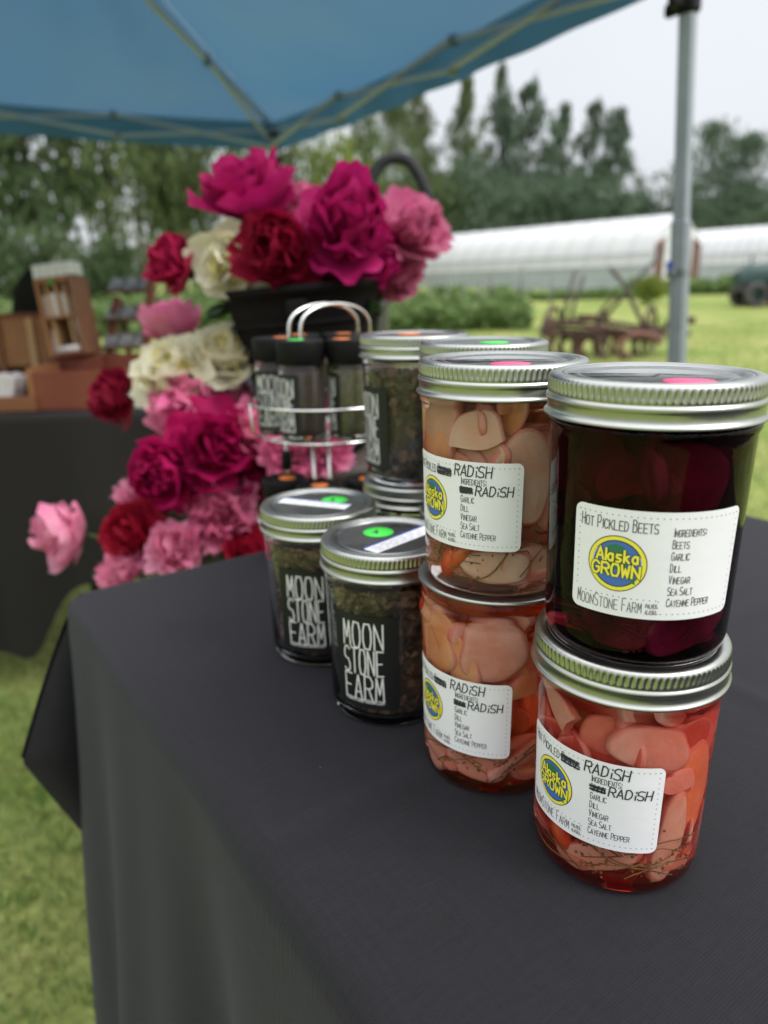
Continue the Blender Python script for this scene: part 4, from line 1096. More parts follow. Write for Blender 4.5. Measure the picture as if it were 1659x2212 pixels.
for k in range(4):
    w = PI / 4 + PI / 2 * k; mb = MB(); mb.tube([(.10 * math.cos(w), .10 * math.sin(w), BT.z - .036), (.165 * math.cos(w), .165 * math.sin(w), 0)], .014, 10); mb.build('leg', M['darkwood'], st)
mb = MB(); mb.tube([(.138 * math.cos(2 * PI * k / 24), .138 * math.sin(2 * PI * k / 24), .26) for k in range(24)], .007, 8, closed=True); mb.build('foot_ring', M['darkwood'], st)
fu = lambda dx, dy=0.0: (BK.x + dx, BK.y + dy, BK.z - .10)
GU = 'peonies in the tall bucket behind the spice rack'
peony('large open magenta peony at the top left of the tall bucket', (535, 428, 1.10), 185, 'magenta', (-.25, -.35, .90), 'side', 31, fu(-.03), group=GU)
peony('crimson peony drooping over the left side of the tall bucket', (385, 568, 1.10), 132, 'crimson', (-.65, -.55, .30), 'side', 32, fu(-.06), group=GU)
peony('cream white peony hanging between the crimson and the dark red one', (488, 572, 1.06), 140, 'cream', (-.35, -.85, -.05), 'open', 33, fu(-.05, -.03), core='creamcore', group=GU)
peony('dark red peony facing the camera over the rim of the tall bucket', (600, 540, 1.02), 150, 'deep', (.12, -.93, .25), 'ball', 34, fu(-.02, -.05), group=GU)
peony('pale rose peony half hidden between the two magenta blooms', (640, 448, 1.16), 110, 'rose', (-.1, -.4, .9), 'ball', 35, fu(0, .03), group=GU)
peony('biggest magenta peony, round and full, right of centre in the tall bucket', (752, 478, 1.04), 190, 'magenta', (.10, -.85, .48), 'ball', 36, fu(.03, -.02), group=GU)
peony('full pink peony at the right edge of the tall bucket', (890, 492, 1.12), 150, 'rose', (.55, -.68, .45), 'ball', 37, fu(.06), group=GU)
peony('magenta peony tucked below the biggest one with loose outer petals', (800, 560, 1.08), 130, 'magenta', (.3, -.75, -.3), 'open', 38, fu(.05), group=GU)
peony('pink peony drooping lowest on the right of the tall bucket', (868, 600, 1.13), 105, 'rose', (.45, -.6, -.4), 'open', 39, fu(.08), group=GU)
peony('dusky magenta peony deep in shade above the bucket rim', (700, 585, 1.12), 100, 'wine', (.1, -.9, .1), 'ball', 40, fu(.02, .02), group=GU)

# lower bucket
LB = Vector((-.285, 1.10, 0))
lb = thing('flower_bucket', 'low black bucket of pink and red peonies beyond the table corner', 'bucket', LB)
mb = MB(); mb.lathe([(0, 0), (.105, 0), (.108, .004), (.142, .44), (.150, .446), (.150, .456), (.145, .46), (.136, .45), (.104, .008), (0, .008)], 48); mb.build('pail', M['bucket'], lb)
mb = MB(); mb.lathe([(0, .36), (.130, .36)], 32); mb.build('water', bpy.data.materials['bucket_water'], lb)
mb = MB(); mb.tube([(.150 * math.cos(PI * k / 16), .02 - .150 * math.sin(PI * k / 16), .445 - .06 * math.sin(PI * k / 16)) for k in range(17)], .0022, 6); mb.build('handle', M['steel'], lb)
fl = lambda dx, dy=0.0: (LB.x + dx, LB.y + dy, .40)
GL_ = 'peonies in the low bucket beyond the table corner'
for a_ in (
 ('pink peony seen from behind at the top of the low group', (375, 708, 1.20), 135, 'pink', (-.2, .3, .9), 'side', 51, fl(0, .04)),
 ('big cream white peony left of the black bucket', (368, 805, 1.08), 180, 'cream', (-.25, -.65, .65), 'open', 52, fl(-.01)),
 ('cream peony with a yellow heart, shaded beside the black bucket', (492, 765, 1.10), 158, 'cream', (.2, -.6, .7), 'open', 53, fl(.04, .03)),
 ('dark red peony at the left, in front of the wooden tray', (243, 862, 1.14), 118, 'deep', (-.7, -.6, .1), 'ball', 54, fl(-.06)),
 ('pale pink peony below the big cream one', (402, 890, 1.04), 150, 'pink', (-.2, -.9, .1), 'ball', 55, fl(0, -.03)),
 ('pink petals peeking out right of the pale pink peony', (500, 862, 1.12), 110, 'pink', (.35, -.3, .9), 'side', 56, fl(.03, .01)),
 ('largest wine red peony with one petal standing up', (470, 962, .97), 180, 'wine', (.15, -.9, .40), 'open', 57, fl(.02, -.05)),
 ('round wine red peony low beside the largest one', (348, 1022, .95), 165, 'wine', (-.15, -.97, -.12), 'ball', 58, fl(-.01, -.06)),
 ('light pink peony sticking out alone at far left', (138, 1152, 1.02), 152, 'blush', (-.86, -.42, .24), 'ball', 59, fl(-.08)),
 ('bright red open peony above the table corner', (285, 1150, .95), 140, 'red', (-.35, -.85, .2), 'open', 60, fl(-.05, -.06)),
 ('pink peony mostly behind the round wine red one', (292, 1078, 1.04), 105, 'blush', (-.5, -.6, .6), 'fringe', 61, fl(-.05)),
 ('fringed pink peony with a wide lacy heart near the herb jars', (480, 1110, .96), 165, 'pink', (.05, -.85, .5), 'fringe', 62, fl(.03, -.07)),
 ('pink peony with pointed petals resting over the table edge', (378, 1185, .92), 130, 'blush', (.0, -.7, .5), 'side', 63, fl(0, -.08)),
 ('pink peony lowest at the table corner, cut by the cloth edge', (262, 1240, .93), 115, 'blush', (-.2, -.6, .7), 'fringe', 64, fl(-.04, -.07)),
 ('red peony at the table edge behind the nearest herb jars', (535, 1188, .93), 110, 'red', (.2, -.6, .7), 'open', 65, fl(.04, -.07)),
 ('rose pink peony right of the largest wine red one', (568, 930, 1.00), 135, 'pink', (.5, -.7, .4), 'ball', 66, fl(.06)),
 ('rose pink peony showing under the spice rack basket', (632, 972, .95), 130, 'pink', (.3, -.8, .3), 'fringe', 67, fl(.08)),
 ('rose pink peony at the right under the spice rack, by the wire stems', (708, 972, .95), 105, 'pink', (.5, -.8, .2), 'fringe', 68, fl(.09, .02)),
 ('dark wine peony in the shade under the spice rack', (535, 1040, 1.00), 120, 'wine', (.3, -.9, -.2), 'ball', 69, fl(.05))):
    peony(*a_[:8], core='creamcore' if a_[3] == 'cream' else None, group=GL_, leaves=3)

# hoop handle of a hand cart standing behind the flowers
hc0 = at(760, 800, 1.62); hc0.z = 0
hc = thing('hand_cart', 'hand cart with a thick black looped handle sticking up behind the pink peonies', 'cart', hc0)
hl = at(800, 440, 1.36) - hc0; hr = at(938, 470, 1.36) - hc0; ht = at(866, 338, 1.36) - hc0; hm = at(820, 640, 1.45) - hc0
pts = [at(805, 520, 1.38) - hc0, hl, at(803, 395, 1.36) - hc0, at(820, 356, 1.36) - hc0, at(850, 341, 1.36) - hc0, at(882, 348, 1.36) - hc0, at(908, 385, 1.36) - hc0, at(925, 430, 1.36) - hc0, at(938, 490, 1.37) - hc0, at(900, 560, 1.40) - hc0]
mb = MB(); sm = []
for i in range(len(pts) - 1):
    for k in range(4):
        t = k / 4; p0, p1, p2, p3 = pts[max(i - 1, 0)], pts[i], pts[i + 1], pts[min(i + 2, len(pts) - 1)]
        sm.append(.5 * ((2 * p1) + (p2 - p0) * t + (2 * p0 - 5 * p1 + 4 * p2 - p3) * t * t + (3 * p1 - p0 - 3 * p2 + p3) * t ** 3))
sm.append(pts[-1]); mb.tube(sm, .0098, 12); mb.build('handle', M['foam'], hc)
mb = MB(); mb.tube([sm[0], hm, Vector((0, 0, .12))], .009, 8); mb.tube([sm[-1], hm + Vector((.01, 0, -.02)), Vector((.03, 0, .12))], .009, 8); mb.build('shaft', M['steel'], hc)
mb = MB(); mb.box((.015, .06, .055), (.30, .22, .02), bev=.006); mb.build('platform', M['black'], hc, smooth=False)
for s_ in (-1, 1):
    mb = MB(); mb.tube([(.015 + s_ * .165, .02, .06), (.015 + s_ * .195, .02, .06)], .058, 20); mb.build('wheel', M['black'], hc)

# ------------------------------------------------------------------ back stall at the left
BT_Y, BT_X0, BT_X1 = 1.72, -2.3, -.36
bt = thing('back_table', 'second folding table at left under the black cloth with wooden boxes', 'table', ((BT_X0 + BT_X1) / 2, BT_Y + .36, 0))
mb = MB(); mb.box((0, 0, .712), (BT_X1 - BT_X0 - .02, .70, .04), bev=.006); mb.build('table_top', M['plastic'], bt, smooth=False)
for sx_ in (-1, 1):
    for sy in (-1, 1):
        mb = MB(); x = sx_ * .82; y = sy * .27
        mb.tube([(x, y, .69), (x, y, 0)], .0125, 8); mb.build('leg', M['steel'], bt)
mb = MB(); g_ = at(119, 1290, 1.95); mb.tube([(g_.x - bt.location.x, .12, .69), (g_.x - bt.location.x + .01, .13, 0)], .014, 8); mb.build('leg', M['black'], bt)
mb = MB(); UVs = []
rho = .016
xs_ = [BT_X0 + (BT_X1 - BT_X0) * k / 90 for k in range(91)]
panel(lambda x, y: (Vector((x, BT_Y + y, .739 + .002 * math.sin(x * 9))), (x, y)), xs_, [k * .72 / 10 for k in range(11)])
def bf(x, d):
    o_, dz = fold(d, rho); k = min(1, dz / .3)
    t = (x - at(95, 1250, BT_Y).x) / .09
    low = .63 - .225 / (1 + math.exp(-t * 3.2))           # the hem runs lower at the left
    pt = .055 * math.exp(-((x + .86) / .10) ** 2)
    dz *= (low + pt) / .53
    return Vector((x, BT_Y - o_ - k * (.030 * math.sin(x * 10 + 2.0) + .014 * math.sin(x * 27 + 1) + .02), .739 - dz)), (x, -d)
panel(bf, xs_, [0, .004, .01, .016, .024, .03] + [.03 + .5 * k / 24 for k in range(1, 25)])
def bs(y, d):
    o_, dz = fold(d, rho); return Vector((BT_X1 + o_ + .02 * dz * math.sin(y * 15), BT_Y + y, .739 - dz * .8)), (y, d)
panel(bs, [k * .72 / 16 for k in range(17)], [0, .004, .01, .016, .024, .03] + [.03 + .5 * k / 10 for k in range(1, 11)])
o = mb.build('tablecloth', M['cloth2']); uv_from(o, UVs); tag(o, 'black cloth with hanging folds over the back table of wooden boxes', 'tablecloth')

def wood(name, a, b, sc=7): return mat(name, a, .55, var=b, vscale=sc, bump=.05, bscale=40)
M['redwood'] = wood('red_brown_wood', (.13, .030, .016), (.19, .050, .024)); M['orangewood'] = wood('orange_wood', (.23, .095, .035), (.32, .145, .055)); M['brownwood'] = wood('brown_wood', (.135, .050, .020), (.20, .078, .032)); M['tanwood'] = wood('tan_wood', (.40, .24, .11), (.48, .30, .15))
M['rollwhite'] = mat('white_paper_roll', (.62, .58, .58), .7); M['cardgrey'] = mat('grey_card', (.40, .385, .36), .7, var=(.12, .115, .11), vscale=38); M['silver'] = mat('silver_box', (.62, .61, .57), .5, var=(.46, .45, .42), vscale=70)
M['olive'] = mat('dark_olive_cloth', (.010, .010, .007), .9, spec=.1, var=(.018, .017, .011), vscale=8)
ZB = .741
def pt(u, v, y): return at(u, v, y)
# wide red wooden tray, open at the top
xA, xB = pt(72, 830, 1.76).x, pt(262, 830, 1.76).x
tr = thing('wooden_tray', 'wide red brown wooden tray at the front of the back table', 'tray', ((xA + xB) / 2, 1.86, ZB))
w_ = xB - xA; h_ = .092
mb = MB(); mb.box((0, -.10, h_ / 2), (w_, .012, h_), bev=.002); mb.build('front_board', M['redwood'], tr, smooth=False)
mb = MB(); mb.box((0, .10, h_ / 2 + .012), (w_, .012, h_ + .024), bev=.002); mb.build('back_board', M['redwood'], tr, smooth=False)
mb = MB(); mb.box((-w_ / 2 - .006, .0, h_ / 2 + .004), (.012, .212, h_ + .008), bev=.002); mb.build('side_board', M['orangewood'], tr, smooth=False)  # light falling on this left board is put into its paler orange colour
mb = MB(); mb.box((w_ / 2 + .006, .0, h_ / 2), (.012, .212, h_), bev=.002); mb.build('side_board', M['redwood'], tr, smooth=False)
mb = MB(); mb.box((0, 0, .006), (w_ - .002, .188, .010)); mb.box((0, 0, h_ * .75), (w_ - .002, .186, .008)); mb.build('bottom_board', M['redwood'], tr, smooth=False)
# lower box at the left edge
xA, xB = pt(-150, 850, 1.74).x, pt(70, 850, 1.74).x
lbx = thing('wooden_box', 'low open wooden box left of the red tray holding white paper', 'box', ((xA + xB) / 2, 1.80, ZB)); w_ = xB - xA
for (n_, c_, s_) in (('front_board', (0, -.05, .018), (w_, .010, .036)), ('back_board', (0, .05, .018), (w_, .010, .036)), ('side_board', (w_ / 2 - .005, 0, .018), (.010, .09, .036)), ('side_board', (-w_ / 2 + .005, 0, .018), (.010, .09, .036)), ('bottom_board', (0, 0, .004), (w_ - .02, .09, .006))):
    mb = MB(); mb.box(c_, s_, bev=.0015); mb.build(n_, M['brownwood'], lbx, smooth=False)
mb = MB(); p = pt(10, 806, 1.79)
for k in range(5): mb.box((p.x + .012 * k - .03, 1.80, ZB + .045 + .004 * (k % 2)), (.010, .07, .072), Matrix.Rotation(R(-8 + 5 * k), 3, 'Y'), bev=.001)
tag(mb.build('paper_cards', M['rollwhite'], smooth=False), 'white paper cards standing in the low wooden box', 'cards')
# brown box with posts behind
xA, xB = pt(-190, 715, 1.98).x, pt(108, 715, 1.98).x; zb, zt = ZB, pt(50, 686, 1.98).z
bb = thing('wooden_crate', 'orange brown wooden crate with corner posts behind the low box', 'crate', ((xA + xB) / 2, 2.06, ZB)); w_ = xB - xA; hh = zt - ZB
for (n_, c_, s_, k_) in (('front_board', (0, -.07, hh * .70), (w_, .012, hh * .60), 'orangewood'), ('back_board', (0, .07, hh * .5), (w_, .012, hh), 'brownwood'), ('side_board', (w_ / 2 + .006, 0, hh / 2), (.012, .152, hh), 'brownwood'), ('side_board', (-w_ / 2 - .006, 0, hh / 2), (.012, .152, hh), 'brownwood'), ('top_rail', (0, -.07, hh + .006), (w_ + .03, .02, .010), 'redwood'), ('post', (w_ * .36, -.080, hh * .5), (.018, .010, hh), 'tanwood'), ('post', (w_ * .12, -.080, hh * .5), (.014, .010, hh), 'brownwood'), ('bottom_board', (0, 0, .006), (w_, .13, .01), 'brownwood')):
    mb = MB(); mb.box(c_, s_, bev=.002); mb.build(n_, M[k_], bb, smooth=False)
# dark bag
dp = pt(66, 640, 2.25)
mb = MB()
def bagf(u, v):
    a = 2 * PI * u; t = v; rr = math.sin(min(1, .02 + t * 1.02) * PI) ** .42 if t > .5 else 1
    return (.075 * rr * math.cos(a) * (1 + .06 * math.sin(3 * a)), .06 * rr * math.sin(a), (pt(66, 576, 2.25).z - ZB) * t)
mb.grid(bagf, 32, 20, closed_u=True)
tag(mb.build('bag', M['olive'], loc=(dp.x, 2.27, ZB)), 'rounded dark olive bag standing behind the wooden cabinet', 'bag')
# pigeon hole cabinet
cx0, cx1 = pt(112, 772, 1.90).x, pt(188, 772, 1.90).x
cw = (cx1 - cx0) * 1.06; ch_ = pt(128, 600, 1.90).z - pt(150, 772, 1.90).z; cd = .10
czb = max(ZB + .001, pt(150, 772, 1.90).z)
blk = thing('wooden_riser', 'dark wooden riser board under the pigeon hole cabinet', 'riser', ((cx0 + cx1) / 2, 2.01, ZB)); mb = MB(); mb.box((0, -.01, (czb - ZB) / 2), (cw + .04, .15, czb - ZB - .001), bev=.002); mb.build('board', M['redwood'], blk, smooth=False)
cb = thing('wooden_cabinet', 'small wooden pigeon hole cabinet filled with white rolls on the back table', 'cabinet', ((cx0 + cx1) / 2, 1.95, czb + .001), (R(-3), R(-6), R(-3)))
def cbx(n_, c_, s_, k_): 
    mb = MB(); mb.box(c_, s_, bev=.0012); return mb.build(n_, M[k_], cb, smooth=False)
cbx('back_board', (0, cd / 2 - .003, ch_ / 2), (cw, .006, ch_), 'brownwood'); cbx('side_board', (cw / 2 - .004, -.003, ch_ / 2), (.008, cd - .006, ch_), 'brownwood'); cbx('side_board', (-cw / 2 + .004, -.003, ch_ / 2), (.008, cd - .006, ch_), 'orangewood')
cbx('top_board', (0, -.003, ch_ - .006), (cw - .017, cd - .007, .012), 'orangewood'); cbx('shelf', (0, -.003, ch_ * .50), (cw - .017, cd - .010, .007), 'orangewood'); cbx('bottom_board', (0, -.003, .004), (cw - .017, cd - .007, .008), 'redwood')
for k in range(1, 4): cbx('divider', (-cw / 2 + cw * k / 4, -.002, ch_ * .735), (.004, cd - .014, ch_ * .45), 'tanwood')
for k in (1, 3): cbx('divider', (-cw / 2 + cw * (.25 if k == 1 else .72), -.002, ch_ * .25), (.004, cd - .014, ch_ * .47), 'tanwood')
cm = Matrix.LocRotScale(cb.location, cb.rotation_euler, None)
def roll(label, x, z, r, L_, tilt=0):
    mb = MB(); mb.tube([(0, 0, .0), (0, 0, .002), (0, 0, L_ - .002), (0, 0, L_)], [r * .9, r, r, r * .9], 16)
    o = mb.build('paper_roll', M['rollwhite']); o.matrix_world = cm @ Matrix.Translation((x, -.030, z)) @ Matrix.Rotation(R(tilt), 4, 'Y'); tag(o, label, 'roll', 'white rolls in the pigeon holes')
zs = ch_ * .5 + .004
roll('white roll in the first upper pigeon hole of the cabinet', -cw * .375, zs, .0065, .052); roll('thick white roll, left of two in the second upper pigeon hole', -cw * .175, zs, .0075, .056); roll('thick white roll, right of two in the second upper pigeon hole', -cw * .060, zs, .0070, .055)
roll('white roll in the third upper pigeon hole of the cabinet', cw * .13, zs, .0070, .054); roll('short brownish white roll in the fourth upper pigeon hole', cw * .37, zs, .0062, .046)
roll('white roll leaning in the lower left pigeon hole', -cw * .40, .009, .0062, .060, 8); roll('tall white roll in the lower right pigeon hole', cw * .40, .030, .0078, .066, -3); roll('short roll at the bottom right of the cabinet', cw * .38, .009, .0062, .020)
mb = MB(); mb.tube([(-.028, 0, 0), (.028, 0, 0)], .0085, 14); o = mb.build('paper_roll', M['rollwhite']); o.matrix_world = cm @ Matrix.Translation((0.004, -.040, .0175)); tag(o, 'white roll lying flat at the bottom of the cabinet', 'roll', 'white rolls in the pigeon holes')
mb = MB(); mb.box((0, 0, .020), (.026, .012, .040), bev=.002); o = mb.build('dark_block', M['black'], smooth=False); o.matrix_world = cm @ Matrix.Translation((.012, .010, .0082)); tag(o, 'small dark box standing inside the lower middle pigeon hole', 'box')
mb = MB(); mb.box((0, 0, 0), (.011, .003, .016), bev=.0006); o = mb.build('tag', mat('green_tag', (.06, .22, .03), .6), cb, smooth=False); o.location = (-.004, -cd / 2 - .0025, ch_ - .010)
for k in range(5):
    mb = MB(); mb.box((0, 0, .0165), (cw / 5 * 1.06, .055, .033), bev=.002); o = mb.build('silver_box', M['silver'], smooth=False)
    o.matrix_world = cm @ Matrix.Translation((-cw * .43 + cw * .225 * k, -.012, ch_ + .0008)); 
    tag(o, ('first', 'second', 'third', 'fourth', 'fifth')[k] + ' silver white box from the left on top of the cabinet', 'box', 'boxes in a row on the cabinet')
# slanted card display right of the cabinet
dx = pt(262, 660, 2.05).x
ds = thing('card_display', 'red brown wooden step rack with three tilted tiers of grey cards', 'display rack', (dx, 2.10, ZB))
zt_ = pt(300, 556, 2.0).z - ZB
for (sx_, u) in ((1, 310), (-1, 222)):
    mb = MB(); xx = pt(u, 660, 2.05).x - dx
    bar(mb, (xx - .012, -.10, .002), (xx + .016, .03, zt_ if sx_ > 0 else zt_ * .72), .016, .022); bar(mb, (xx, .13, .002), (xx + .016, .045, zt_ * .7), .014, .018); mb.build('side_post', M['redwood'], ds, smooth=False)
for k, (vv, yy) in enumerate(((628, .03), (690, -.02), (750, -.07))):
    z_ = pt(262, vv, 2.08 + yy * .5).z - ZB
    mb = MB(); mb.box((0, yy, z_), (.135, .02, .008), bev=.001); mb.build('shelf_rail', M['brownwood'], ds, smooth=False)
    mb = MB(); mb.box((0, yy + .028, z_ + .012), (.126, .06, .004), Matrix.Rotation(R(38), 3, 'X'), bev=.001); mb.build('shelf_board', M['black'], ds, smooth=False)
    for q in range(3):
        mb = MB(); mb.box((0, 0, 0), (.036, .055, .003), bev=.0006); o = mb.build('card_pack', M['cardgrey'], smooth=False)
        o.matrix_world = Matrix.Translation(ds.location + Vector((-.042 + .042 * q, yy + .0235, z_ + .0175))) @ Matrix.Rotation(R(38), 4, 'X')
        tag(o, ('left', 'middle', 'right')[q] + ' grey card pack on the ' + ('top', 'middle', 'bottom')[k] + ' tier of the step rack', 'card', 'card packs on the step rack')

# ------------------------------------------------------------------ trees
def leaf_mat(name, a, b): return mat(name, a, .75, spec=.2, var=b, vscale=.9, translucent=.30)
LM = dict(dark=leaf_mat('dark_leaves', (.062, .100, .044), (.100, .145, .066)), mid=leaf_mat('mid_leaves', (.088, .130, .046), (.135, .180, .075)), bright=leaf_mat('bright_leaves', (.16, .21, .035), (.23, .28, .060)),
          far=leaf_mat('hazy_far_leaves', (.086, .132, .084), (.125, .178, .112)), olive=leaf_mat('olive_leaves', (.095, .115, .055), (.14, .155, .075)))  # far: distance haze is mixed into the leaf colour as a greyer green
M['bark'] = mat('bark', (.09, .08, .065), .9, var=(.05, .045, .038), vscale=6); M['birch'] = mat('birch_bark', (.30, .29, .26), .8, var=(.12, .11, .10), vscale=5)
def crown_mesh(name, H, Rw, kind, n, size, seed):
    """crown of leaf clumps strung along limbs; base of the crown at z = 0, top at z = H"""
    r_ = np.random.default_rng(seed); V = []
    if kind == 'spire':
        nc = 190; t = r_.uniform(0, 1, nc) ** 1.0; a = r_.uniform(0, 6.283, nc); lim = Rw * (1 - t) ** .62 * (0.72 + .34 * np.sin(t * 15 + a * 1.7 + seed)) + .05 * Rw; rad = lim * np.sqrt(r_.uniform(.15, 1, nc))
        cx, cy_, cz = rad * np.cos(a), rad * np.sin(a), H * t; sg = np.stack([Rw * .13 * (1.15 - t)] * 2 + [H * .022 * np.ones(nc)], 1)
    elif kind == 'poplar':
        nc = 170; t = r_.uniform(0, 1, nc); a = r_.uniform(0, 6.283, nc); lim = Rw * np.sin(np.clip(t * .93 + .10, 0, 1) * PI) ** .6 * (.8 + .3 * np.sin(t * 17 + a * 2 + seed)); rad = lim * np.sqrt(r_.uniform(.05, 1, nc))
        cx, cy_, cz = rad * np.cos(a), rad * np.sin(a), H * t; sg = np.stack([Rw * .14 * np.ones(nc)] * 2 + [H * .030 * np.ones(nc)], 1)
    else:
        nc = 130; d = r_.normal(size=(nc, 3)); d /= np.linalg.norm(d, axis=1)[:, None]; rr = r_.uniform(.25, 1, nc) ** .6 * (.78 + .32 * np.sin(d[:, 0] * 5 + seed) * np.cos(d[:, 2] * 4 + seed))
        cx, cy_, cz = d[:, 0] * rr * Rw, d[:, 1] * rr * Rw, H / 2 + d[:, 2] * rr * H / 2; sg = np.stack([Rw * .13 * np.ones(nc)] * 2 + [H * .05 * np.ones(nc)], 1)
    k = r_.integers(0, nc, n); k = np.where(r_.random(n) < .25, (k * 7) % max(8, nc // 5), k); P = np.stack([cx, cy_, cz], 1)[k] + r_.normal(size=(n, 3)) * sg[k]
    s = size * r_.uniform(.5, 1.3, n); u = r_.normal(size=(n, 3)); u /= np.linalg.norm(u, axis=1)[:, None]; w = r_.normal(size=(n, 3)); w -= u * (u * w).sum(1)[:, None]; w /= np.linalg.norm(w, axis=1)[:, None]
    q = np.stack([P - u * s[:, None], P + w * s[:, None] * .45, P + u * s[:, None], P - w * s[:, None] * .45], 1).reshape(-1, 3)
    me = bpy.data.meshes.new(name); me.from_pydata(q.tolist(), [], (np.arange(n)[:, None] * 4 + np.arange(4)).tolist()); return me, np.stack([cx, cy_, cz], 1)
CROWN = {}
def crown(key, kind, n, size, seed, leafkey):
    k = (key, leafkey)
    if k not in CROWN:
        me, cs = crown_mesh('crown', 1.0, 1.0, kind, n, size, seed); me.materials.append(LM[leafkey]); CROWN[k] = (me, cs)
    return CROWN[k]
def tree(label, u, vtop, y, wpx, variant, leafkey, group, base=.12, n=3800, size=.035, birch=False, kind='tree'):
    """one tree: its foot on the ground at depth y, its top seen at (u, vtop)"""
    top = at(u, vtop, y); g0 = gz(y); Ht = top.z - g0; Rw = wpx / 2 * y / F_PX
    nm = {'spire': 'conifer_tree', 'poplar': 'poplar_tree', 'round': 'leafy_tree'}[variant[0]]
    root = thing(nm, label, 'tree', (top.x, y, g0), (0, 0, (u * 7 + y) % 6.28), group)
    me, cs = crown(variant, variant[0], n, size, variant[1], leafkey)
    o = bpy.data.objects.new('crown', me); COL.objects.link(o); o.parent = root; zb = Ht * base; o.location = (0, 0, zb); o.scale = (Rw, Rw, Ht - zb)
    rnd = random.Random(int(u)); mb = MB(); rt = max(.06, Ht * .013)
    mb.tube([(0, 0, -.2), (rnd.uniform(-.1, .1), rnd.uniform(-.1, .1), Ht * .3), (rnd.uniform(-.15, .15), 0, Ht * .65), (0, 0, Ht * .93)], [rt, rt * .8, rt * .45, rt * .1], 8)
    for k in range(10):
        c_ = cs[(k * 13 + int(u)) % len(cs)]; p = Vector((c_[0] * Rw, c_[1] * Rw, zb + c_[2] * (Ht - zb))); z0_ = max(.15 * Ht, p.z - abs(p.x) * .6 - .05 * Ht)
        mb.tube([(0, 0, z0_), (p.x * .5, p.y * .5, (z0_ + p.z) / 2 + .02 * Ht), p], [rt * .35, rt * .22, rt * .08], 5)
    mb.build('trunk', M['birch'] if birch else M['bark'], root)
    return root
GW = 'leafy trees of the wood at the left, behind the stalls'
GB = 'tall trees of the wind break behind the greenhouse'
GR = 'trees at the right, beyond the second greenhouse'
T_ = tree
sp1, sp2, po1, po2, ro1, ro2, ro3 = ('spire', 1), ('spire', 2), ('poplar', 3), ('poplar', 4), ('round', 5), ('round', 6), ('round', 7)
# wind break, left to right
for (lab, u, vt, y, w, var, lk) in (
 ('tall poplar rising just past the canopy edge', 905, 190, 50, 195, po1, 'olive'), ('tall poplar with a pointed top beside a bright gap of sky', 1010, 168, 50, 156, po2, 'mid'),
 ('tallest tree of the wind break, its slim top the highest', 1085, 150, 52, 169, po1, 'far'), ('broad pointed tree with a steep right side in the middle of the wind break', 1150, 185, 50, 255, sp1, 'far'),
 ('slim tree with a thin tip between the broad pointed tree and the twin spires', 1222, 228, 54, 135, sp2, 'far'), ('left one of the twin spired conifers', 1290, 225, 50, 180, sp1, 'far'),
 ('right one of the twin spired conifers', 1335, 240, 50, 195, sp2, 'far'), ('low round tree at the right end of the wind break', 1385, 395, 52, 143, ro1, 'far'),
 ('poplar behind the hoop handle of the cart', 850, 215, 46, 182, po2, 'mid'), ('dark bushy tree low in the middle of the wind break', 1075, 330, 48, 299, ro2, 'far'), ('dark bushy tree below the twin spires', 1255, 350, 49, 286, ro3, 'far'), ('dark bushy tree behind the left end of the greenhouse', 945, 340, 48, 260, ro1, 'mid')):
    T_(lab, u, vt, y, w, (var if u not in (1010, 1085, 905) else (sp1 if u != 1010 else sp2)), lk, GB, base=.04, n=8000, size=.024 if var[0] != 'round' else .036)
for (lab, u, vt, y, w, var, lk) in (('tree with two ragged tips right of the canopy leg', 1545, 268, 52, 221, po1, 'far'), ('ragged tree at the right edge of the picture', 1625, 295, 52, 195, po2, 'far'), ('low bushy tree directly right of the canopy leg', 1500, 385, 50, 169, ro2, 'far'), ('bushy tree low at the right picture edge', 1665, 380, 50, 247, ro3, 'far')):
    T_(lab, u, vt, y, w, var, lk, GR, base=.05, n=6500, size=.028)
# the wood at the left
for (lab, u, vt, y, w, var, lk, n) in (
 ('bright yellow green birch beside the canopy corner', 725, 235, 30, 150, ro1, 'bright', 2600), ('thin tree with many sky gaps behind the canopy corner leg', 620, 120, 32, 190, ro3, 'mid', 1300), ('thin birch with sky gaps above the crimson peony', 480, 90, 30, 230, ro2, 'mid', 1100),
 ('loose leafed tree above the card rack', 350, 100, 31, 220, ro1, 'mid', 1500), ('dense leafy tree above the pigeon hole cabinet', 190, 60, 28, 270, ro3, 'mid', 2600), ('dense dark tree at the left picture edge', 20, 40, 27, 300, ro2, 'dark', 3600), ('dark leafy tree out beyond the left picture edge', -170, 60, 28, 300, ro1, 'dark', 3000),
 ('olive tree filling in behind the loose leafed one', 270, 200, 36, 260, ro2, 'olive', 1500), ('olive tree filling in left of the bright birch', 560, 230, 38, 230, ro1, 'olive', 1300), ('poplar between the bright birch and the wind break', 790, 200, 40, 130, po1, 'mid', 2600)):
    T_(lab, u, vt, y, w, var, lk, GW, base=.06, n=int(n * .78), size=.050, birch='birch' in lab)
GS = 'low bushes in front of the wood at the left'
